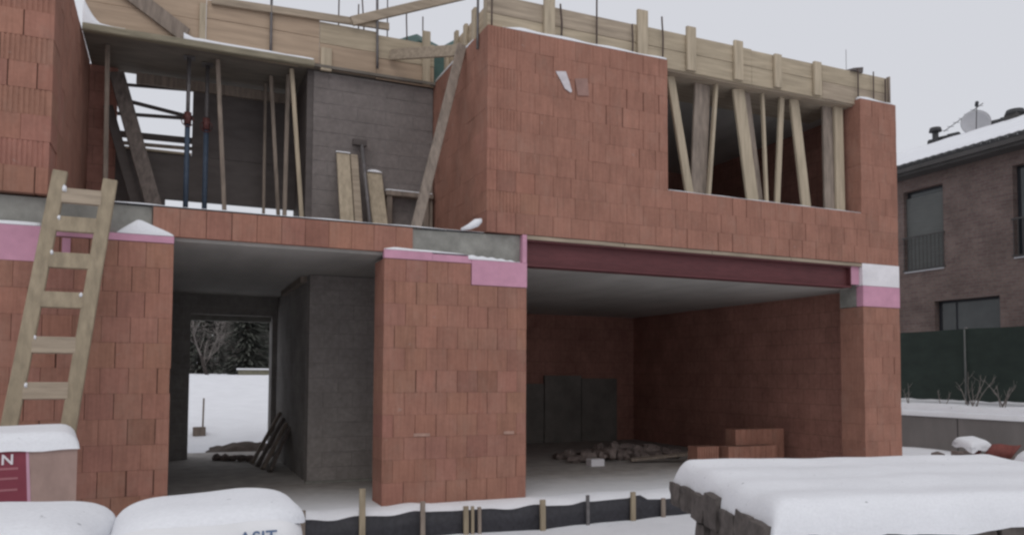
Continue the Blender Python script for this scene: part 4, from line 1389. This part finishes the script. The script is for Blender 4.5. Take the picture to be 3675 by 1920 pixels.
# bare shrub stems on the terrace edge
def bare_stems(name, x, y, z, n, h, spread, seed, label):
    rnd = random.Random(seed)
    m = MB()
    for k in range(n):
        a = rnd.uniform(0, 6.28)
        p = Vector((x + rnd.uniform(-.06, .06), y + rnd.uniform(-.08, .08), z - 0.05))
        pts = [p]
        d = Vector((math.cos(a) * spread, math.sin(a) * spread, 1)).normalized()
        hh = h * rnd.uniform(0.6, 1.0)
        for s in range(5):
            d = (d + Vector((rnd.uniform(-.2, .2), rnd.uniform(-.2, .2), 0.05))).normalized()
            pts.append(pts[-1] + d * hh / 5)
        m.tube(pts, [0.013, 0.011, 0.009, 0.007, 0.005, 0.003], 5)
        for s in (2, 3, 4):
            d2 = Vector((rnd.uniform(-1, 1), rnd.uniform(-1, 1), 0.8)).normalized()
            m.tube([pts[s], pts[s] + d2 * hh * 0.14, pts[s] + d2 * hh * 0.24 + Vector((0, 0, .03))], [0.006, 0.004, 0.002], 4)
    return tag(m.build(name, 'twig'), label, 'shrub', 'bare shrubs before the screen fence')


for k, (yy, n, h, sp, lab) in enumerate(((3.5, 2, 0.5, 0.1, 'tiny pair of bare stems nearest the house in front of the green fence'),
                                        (2.75, 2, 0.45, 0.3, 'low bare twigs left of the fence post'),
                                        (2.05, 6, 0.75, 0.5, 'bushy bare shrub right of the fence post'),
                                        (1.45, 5, 0.7, 0.35, 'rightmost bare shrub before the green fence'))):
    bare_stems('bare_shrub', 12.45, yy, 0.9, n, h, sp, 20 + k, lab)

# snowy rubble with dark red tiles at the foot of the retaining wall
mb = MB()
rnd = random.Random(5)
for k in range(26):
    x, y = 10.4 + rnd.uniform(-0.5, 0.7), 0.3 + rnd.uniform(-0.9, 1.0)
    rock(mb, (x, y, gz(x, y) + 0.04), (rnd.uniform(.08, .22), rnd.uniform(.08, .2), rnd.uniform(.05, .14)), 200 + k)
tag(mb.build('rubble_heap', 'rubble'), 'snow dusted rubble heap before the retaining wall', 'rubble', None, 'stuff')
def clay_tile(c, ax, ay, label):
    c, ax, ay = Vector(c), Vector(ax), Vector(ay)
    nrm_ = ax.cross(ay).normalized()
    vs = []
    n = 8
    for s in (0, 0.02):
        for j in (0, 1):
            for i in range(n + 1):
                t = i / n
                vs.append(c + ax * t + ay * j + nrm_ * (0.03 * math.sin(math.pi * 2 * t) + s))
    W = n + 1
    fs = [(i, i + 1, W + i + 1, W + i) for i in range(n)] + [(2 * W + i, 3 * W + i, 3 * W + i + 1, 2 * W + i + 1) for i in range(n)]
    fs += [(i, 2 * W + i, 2 * W + i + 1, i + 1) for i in range(n)] + [(W + i, W + i + 1, 3 * W + i + 1, 3 * W + i) for i in range(n)]
    fs += [(0, W, 3 * W, 2 * W), (n, 2 * W + n, 3 * W + n, W + n)]
    m = MB(); m.add(vs, fs, True)
    return tag(m.build('roof_tile', 'clay_tile'), label, 'tile', 'clay tiles on the rubble heap')


clay_tile((10.25, 0.32, 0.12), (0.1, -0.42, 0.02), (0.12, -0.1, 0.22), 'dark red tile standing up in the rubble by the retaining wall')
clay_tile((10.2, 0.72, 0.30), (0.05, -0.34, -0.14), (0.12, 0.02, 0.06), 'long dark red tile edge slanting down the rubble')
snow_slab('snow_cap', (10.05, 0.35, 0.28), (0.1, 0.42, 0.08), (0.5, 0.0, 0.02), 0.09, 'snow pillow on the rubble heap left of the red tile', rnd=0.12, droop=0.1, seed=3)
snow_slab('snow_cap', (10.1, -1.0, 0.12), (0.1, 0.75, 0.03), (0.7, 0.0, 0.0), 0.17, 'snow mound on the rubble heap right of the red tile', rnd=0.2, droop=0.1, seed=6, crown=0.05)

# neighbouring house
nb = thing('brick_house', (20, 4, 0.9), 'finished dark clinker brick house with a snowy roof behind the fence', 'house')
NX = 16.0
def nb_wall():
    ops = [(5.31, 6.49, 4.25, 6.47), (1.9, 3.49, 4.25, 6.47), (3.87, 5.62, 2.2, 3.43)]
    ycuts = sorted(set([-6, 13] + [v for o in ops for v in o[:2]]))
    zcuts = sorted(set([0.5, 6.95] + [v for o in ops for v in o[2:]]))
    m = MB()
    for a, b_ in zip(ycuts, ycuts[1:]):
        for c, d in zip(zcuts, zcuts[1:]):
            if any(a >= o[0] - 1e-6 and b_ <= o[1] + 1e-6 and c >= o[2] - 1e-6 and d <= o[3] + 1e-6 for o in ops):
                continue
            m.add([(NX, a, c), (NX, b_, c), (NX, b_, d), (NX, a, d)], [(0, 3, 2, 1)])
    for o in ops:
        y0, y1, z0, z1 = o
        D = NX + 0.22
        m.add([(NX, y0, z0), (D, y0, z0), (D, y0, z1), (NX, y0, z1)], [(0, 1, 2, 3)])
        m.add([(NX, y1, z0), (D, y1, z0), (D, y1, z1), (NX, y1, z1)], [(3, 2, 1, 0)])
        m.add([(NX, y0, z1), (D, y0, z1), (D, y1, z1), (NX, y1, z1)], [(0, 1, 2, 3)])
        m.add([(NX, y0, z0), (D, y0, z0), (D, y1, z0), (NX, y1, z0)], [(3, 2, 1, 0)])
    m.box(NX + 0.24, 24, -6, 13, 0.5, 6.94)
    return m.build('wall', 'nb_brick', nb)


nb_wall()


def nb_window(y0, y1, z0, z1, blind, rail, mull):
    w = box('window', NX + 0.17, NX + 0.215, y0 + 0.002, y1 - 0.002, z0 + 0.002, z1 - 0.002, 'nb_dark', nb)
    f = 0.07
    edges = [y0 + f] + [m_ for m_ in mull] + [y1 - f]
    for a, b_ in zip(edges, edges[1:]):
        box('pane', NX + 0.155, NX + 0.168, a + 0.03, b_ - 0.03, z0 + f, z1 - f, 'glass', w)
    if blind:
        box('blind', NX + 0.10, NX + 0.13, y0 + 0.08, y1 - 0.01, z0 + blind, z1 - 0.18, 'nb_blind', w)
    box('sill', NX - 0.03, NX + 0.15, y0 + 0.003, y1 - 0.003, z0 + 0.003, z0 + 0.035, 'dish', w)
    if rail:
        r = MB()
        r.box(NX - 0.04, NX - 0.01, y0 - 0.04, y1 + 0.04, z0 + 0.93, z0 + 0.965)
        r.box(NX - 0.04, NX - 0.01, y0 - 0.04, y1 + 0.04, z0 + 0.06, z0 + 0.085)
        k = int((y1 - y0) / 0.11)
        for i in range(k + 1):
            yy = y0 + 0.01 + i * (y1 - y0 - 0.02) / k
            r.box(NX - 0.032, NX - 0.018, yy - 0.007, yy + 0.007, z0 + 0.08, z0 + 0.935)
        r.build('balcony_rail', 'nb_fascia', w)


nb_window(5.31, 6.49, 4.25, 6.47, 0.03, True, [])
nb_window(1.9, 3.49, 4.25, 6.47, 0, True, [2.7])
nb_window(3.87, 5.62, 2.2, 3.43, 0, False, [5.1])
# eaves and roof
EX, EZ, RX, RZ = 15.55, 7.03, 19.9, 8.86
box('eaves_board', EX, NX - 0.002, -6.4, 13.4, 6.80, 6.94, 'nb_fascia', nb)
box('gutter', EX - 0.08, EX - 0.005, -6.4, 13.4, 6.87, 6.98, 'nb_fascia', nb)
roof = MB()
roof.add([(EX, -6.4, EZ - 0.06), (RX, -6.4, RZ - 0.06), (RX, 13.4, RZ - 0.06), (EX, 13.4, EZ - 0.06), (EX, -6.4, EZ), (RX, -6.4, RZ), (RX, 13.4, RZ), (EX, 13.4, EZ),
          (24.3, -6.4, EZ - 0.06), (24.3, 13.4, EZ - 0.06), (24.3, -6.4, EZ), (24.3, 13.4, EZ)],
         [(0, 1, 2, 3), (4, 7, 6, 5), (0, 3, 7, 4), (5, 6, 11, 10), (1, 8, 9, 2), (8, 10, 11, 9), (0, 4, 5, 1), (3, 2, 6, 7), (1, 5, 10, 8), (2, 9, 11, 6)])
rf = roof.build('roof', 'nb_tile', nb)
teeth = MB()
yy = -6.3
while yy < 13.3:
    teeth.tube([(EX - 0.05, yy, EZ - 0.02), (EX + 0.25, yy, EZ + 0.10)], 0.075, 7)
    yy += 0.22
tag(teeth.build('eaves_tiles', 'nb_tile', rf), kind='stuff')
# snow on the roof
vs, fs = [], []
nu_, nv_ = 90, 10
for i in range(nu_ + 1):
    y = -6.4 + 19.8 * i / nu_
    for j in range(nv_ + 1):
        t = j / nv_
        x = EX + 0.06 + (RX - EX - 0.06 - 0.12) * t
        z = EZ + (RZ - EZ) * (x - EX) / (RX - EX)
        e = 0.11 * min(1, t * 14 + 0.35) * (1 + 0.25 * nz3(y * 1.3, t * 4)) + 0.02 * math.sin(y * 2 * math.pi / 0.22) * max(0, 1 - t * 4)
        if t > 0.98: e = 0.06
        vs.append((x, y, z + e))
W = nv_ + 1
fs = [(i * W + j, i * W + j + 1, (i + 1) * W + j + 1, (i + 1) * W + j) for i in range(nu_) for j in range(nv_)]
k = len(vs)
for i in range(nu_ + 1):
    y = -6.4 + 19.8 * i / nu_
    vs.append((EX + 0.06, y, EZ + 0.03))
fs += [(k + i, i * W, (i + 1) * W, k + i + 1) for i in range(nu_)]
m = MB(); m.add(vs, fs, True)
tag(m.build('roof_snow', 'snow'), 'snow blanket on the roof of the neighbouring brick house', 'snow', None, 'stuff')
# bare stretches of ridge tiles
for a, b_ in ((8.85, 7.7), (7.25, 6.0)):
    n = int((a - b_) / 0.33)
    for i in range(n):
        y0 = b_ + i * 0.33
        MB().tube([(RX, y0, RZ + 0.05), (RX, y0 + 0.335, RZ + 0.065)], [0.115, 0.125], 9).build('ridge_tile', 'nb_tile', rf)
MB().tube([(RX - 0.25, 8.3, RZ - 0.1), (RX - 0.25, 8.3, RZ + 0.32)], 0.09, 10).build('vent_pipe', 'nb_tile', rf)
MB().tube([(RX - 0.25, 8.3, RZ + 0.30), (RX - 0.25, 8.3, RZ + 0.42)], [0.19, 0.16], 12).build('vent_cap', 'nb_tile', rf)
ch = MB().box(RX - 0.72, RX - 0.32, 5.42, 5.78, RZ - 0.5, RZ - 0.02)
ch = ch.build('chimney', 'nb_fascia', rf)
MB().tube([(RX - 0.52, 5.6, RZ - 0.03), (RX - 0.52, 5.6, RZ + 0.10)], [0.27, 0.22], 12).build('chimney_cowl', 'nb_tile', nb)
# satellite dish
dish = thing('satellite_dish', (19.7, 6.95, 8.86), 'grey satellite dish with a receiver arm on the neighbouring roof ridge', 'satellite dish')
dc = Vector((19.62, 6.95, 8.97))
axis_d = Vector((-0.72, -0.62, 0.30)).normalized()
a1 = axis_d.cross(Vector((0, 0, 1))).normalized()
a2 = a1.cross(axis_d)
vs, fs = [], []
for s in (0, 1):
    for i in range(7):
        r = 0.40 * i / 6
        for j in range(24):
            th = 2 * math.pi * j / 24
            vs.append(dc + a1 * (r * math.cos(th)) + a2 * (r * 1.08 * math.sin(th)) + axis_d * (0.14 * (i / 6) ** 2 - 0.015 * s))
for s in (0, 1):
    for i in range(6):
        for j in range(24):
            f = (s * 168 + i * 24 + j, s * 168 + (i + 1) * 24 + j, s * 168 + (i + 1) * 24 + (j + 1) % 24, s * 168 + i * 24 + (j + 1) % 24)
            fs.append(f if s == 0 else f[::-1])
fs += [(144 + j, 168 + 144 + j, 168 + 144 + (j + 1) % 24, 144 + (j + 1) % 24) for j in range(24)]
m = MB(); m.add(vs, fs, True)
m.build('reflector', 'dish', dish)
tip = dc + axis_d * 0.5 + Vector((0, 0, 0.32))
MB().tube([dc - a2 * 0.35 + axis_d * 0.05, tip], 0.014, 6).build('receiver_arm', 'nb_fascia', dish)
MB().tube([tip - axis_d * 0.06, tip + axis_d * 0.1], 0.05, 8).build('receiver_head', 'nb_dark', dish)
MB().tube([dc - axis_d * 0.02, dc - axis_d * 0.06 + Vector((0.1, 0, -0.45))], 0.025, 8).build('mast', 'nb_fascia', dish)
aer = thing('roof_aerial', (19.8, 7.6, 8.86), 'thin rod aerial slanting beside the satellite dish', 'aerial')
MB().tube([(19.8, 7.35, 8.85), (19.8, 7.35, 9.40)], 0.012, 6).build('mast', 'nb_fascia', aer)
MB().tube([(19.7, 8.05, 9.10), (19.7, 6.75, 9.58)], 0.012, 6).build('boom', 'nb_fascia', aer)
for k in range(7):
    y = 8.0 - k * 0.19
    z = 9.115 + (8.0 - y) * 0.37
    MB().tube([(19.55, y, z - 0.02), (19.85, y, z + 0.02)], 0.007, 5).build('element', 'nb_fascia', aer)

# ================================================================== GARDEN BEHIND THE HOUSE
def bare_tree(x, y, h, seed, label, lean=(0, 0)):
    z = gz(x, y)
    rnd = random.Random(seed)
    t = thing('bare_tree', (x, y, z), label, 'tree', 'trees in the garden behind the house')
    trunk, crown = MB(), MB()

    def grow(p, d, ln, r, lvl):
        n = 4
        pts, rad = [p], [r]
        for i in range(n):
            d = (d + Vector((rnd.uniform(-.22, .22), rnd.uniform(-.22, .22), rnd.uniform(-.05, .12)))).normalized()
            pts.append(pts[-1] + d * ln / n)
            rad.append(r * (1 - 0.5 * (i + 1) / n))
        (trunk if lvl < 1 else crown).tube(pts, rad, 6 if lvl < 2 else 4, caps=lvl < 1)
        if lvl < 4:
            for k in range(4 if lvl < 3 else 3):
                q = pts[rnd.randint(1, n)]
                dd = (d * 0.5 + Vector((rnd.uniform(-1, 1), rnd.uniform(-1, 1), rnd.uniform(-0.1, 0.9)))).normalized()
                grow(q, dd, ln * rnd.uniform(0.5, 0.75), max(0.006, r * 0.42), lvl + 1)
    grow(Vector((x, y, z - 0.1)), Vector((lean[0], lean[1], 1)).normalized(), h * 0.5, h * 0.022, 0)
    trunk.build('trunk', 'bark', t)
    crown.build('crown', 'twig', t)
    return t


def conifer(x, y, h, w, seed, label):
    z = gz(x, y)
    rnd = random.Random(seed)
    t = thing('conifer', (x, y, z), label, 'tree', 'trees in the garden behind the house')
    MB().tube([(x, y, z - 0.1), (x, y, z + h)], [h * 0.025, 0.01], 7).build('trunk', 'bark', t)
    vs, fs = [], []
    for k in range(4200):
        u = rnd.random() ** 0.75
        zz = z + 0.15 + (h - 0.15) * (1 - u) * 0.99 if k % 2 else z + 0.15 + (h - 0.2) * rnd.random()
        rmax = w * (1 - (zz - z) / h) ** 0.8 + 0.05
        a = rnd.uniform(0, 6.283)
        r = rmax * math.sqrt(rnd.random()) * rnd.uniform(0.85, 1.1)
        c = Vector((x + r * math.cos(a), y + r * math.sin(a), zz - 0.25 * r))
        d = Vector((math.cos(a), math.sin(a), rnd.uniform(-0.6, 0.1))).normalized()
        s = Vector((-math.sin(a), math.cos(a), rnd.uniform(-.3, .3)))
        ln, wd = rnd.uniform(0.2, 0.46), rnd.uniform(0.06, 0.15)
        k0 = len(vs)
        vs += [c - d * ln * 0.4 - s * wd * 0.5, c - d * ln * 0.4 + s * wd * 0.5, c + d * ln * 0.6 + s * wd * 0.2, c + d * ln * 0.6 - s * wd * 0.2]
        fs.append((k0, k0 + 1, k0 + 2, k0 + 3))
    m = MB(); m.add(vs, fs)
    m.build('crown', 'needle', t)


bare_tree(-0.95, 23.0, 3.6, 31, 'crooked bare fruit tree seen through the hall doorway', (-0.15, 0))
bare_tree(-2.4, 27.0, 5.2, 32, 'bare tree at the left edge of the hall doorway view')
bare_tree(3.4, 31.0, 5.6, 33, 'bare tree behind the mossy garden wall, right')
bare_tree(0.9, 34.0, 6.0, 34, 'bare tree between the dark conifers behind the garden')
for k, (x, y, h, w, lab) in enumerate(((0.75, 27.0, 5.6, 1.1, 'dark conifer left of the garden wall seen through the hall'),
                                      (2.3, 33.0, 6.6, 1.7, 'tall dark conifer behind the garden wall'),
                                      (-0.9, 35.0, 6.4, 1.8, 'conifer behind the crooked fruit tree'),
                                      (4.6, 36.0, 6.8, 1.9, 'rightmost conifer behind the garden wall'),
                                      (-3.2, 37.0, 6.8, 1.9, 'leftmost conifer far behind the garden'))):
    conifer(x, y, h, w, 50 + k, lab)
# far thicket that closes the view
mb = MB()
rnd = random.Random(77)
for k in range(1700):
    x, y = rnd.uniform(-16, 22), rnd.uniform(39, 44)
    z = gz(x, y)
    h = rnd.uniform(3.0, 8.0)
    p = Vector((x, y, z - 0.1))
    q_ = p + Vector((rnd.uniform(-1.2, 1.2), rnd.uniform(-.6, .6), h))
    mb.tube([p, p.lerp(q_, 0.5) + Vector((rnd.uniform(-.3, .3), 0, 0)), q_], [0.07, 0.05, 0.015], 4, caps=False)
    for s in range(5):
        b0 = p.lerp(q_, rnd.uniform(0.2, 0.9))
        mb.tube([b0, b0 + Vector((rnd.uniform(-1, 1), rnd.uniform(-.5, .5), rnd.uniform(.2, 1.0)))], [0.035, 0.01], 3, caps=False)
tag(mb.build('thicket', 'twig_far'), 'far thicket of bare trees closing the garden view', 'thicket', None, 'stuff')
gwz = gz(2.5, 22)
gw = thing('garden_wall', (3.0, 22, gwz), 'low mossy garden wall with a snowy coping behind the house', 'wall')
MB().box(0.05, 6.5, 21.9, 22.15, gwz - 0.3, 1.60).build('wall_body', 'garden_wall', gw)
MB().box(0.0, 6.55, 21.85, 22.2, 1.602, 1.66).build('snow_coping', 'snow', gw)
post = board('marker_post', (-1.555, 9.0, gz(-1.55, 9) - 0.1), (-1.545, 9.0, 0.94), 0.035, 0.03, (1, 0, 0), 'wood_d', 'thin dark stick standing in the garden snow', 'stick')
t = thing('crate', (-1.63, 8.7, gz(-1.63, 8.7)), 'small dark crate in the snow outside the hall doorway', 'crate')
zc = gz(-1.63, 8.7) - 0.02
for s in (-1, 1):
    MB().box(-1.74, -1.52, 8.7 + s * 0.11 - 0.012, 8.7 + s * 0.11 + 0.012, zc, zc + 0.17).build('side_panel', 'wood_d', t)
    MB().box(-1.63 + s * 0.11 - 0.012, -1.63 + s * 0.11 + 0.012, 8.6, 8.8, zc, zc + 0.17).build('end_panel', 'wood_d', t)
MB().box(-1.73, -1.53, 8.6, 8.8, zc, zc + 0.02).build('base_panel', 'wood_d', t)
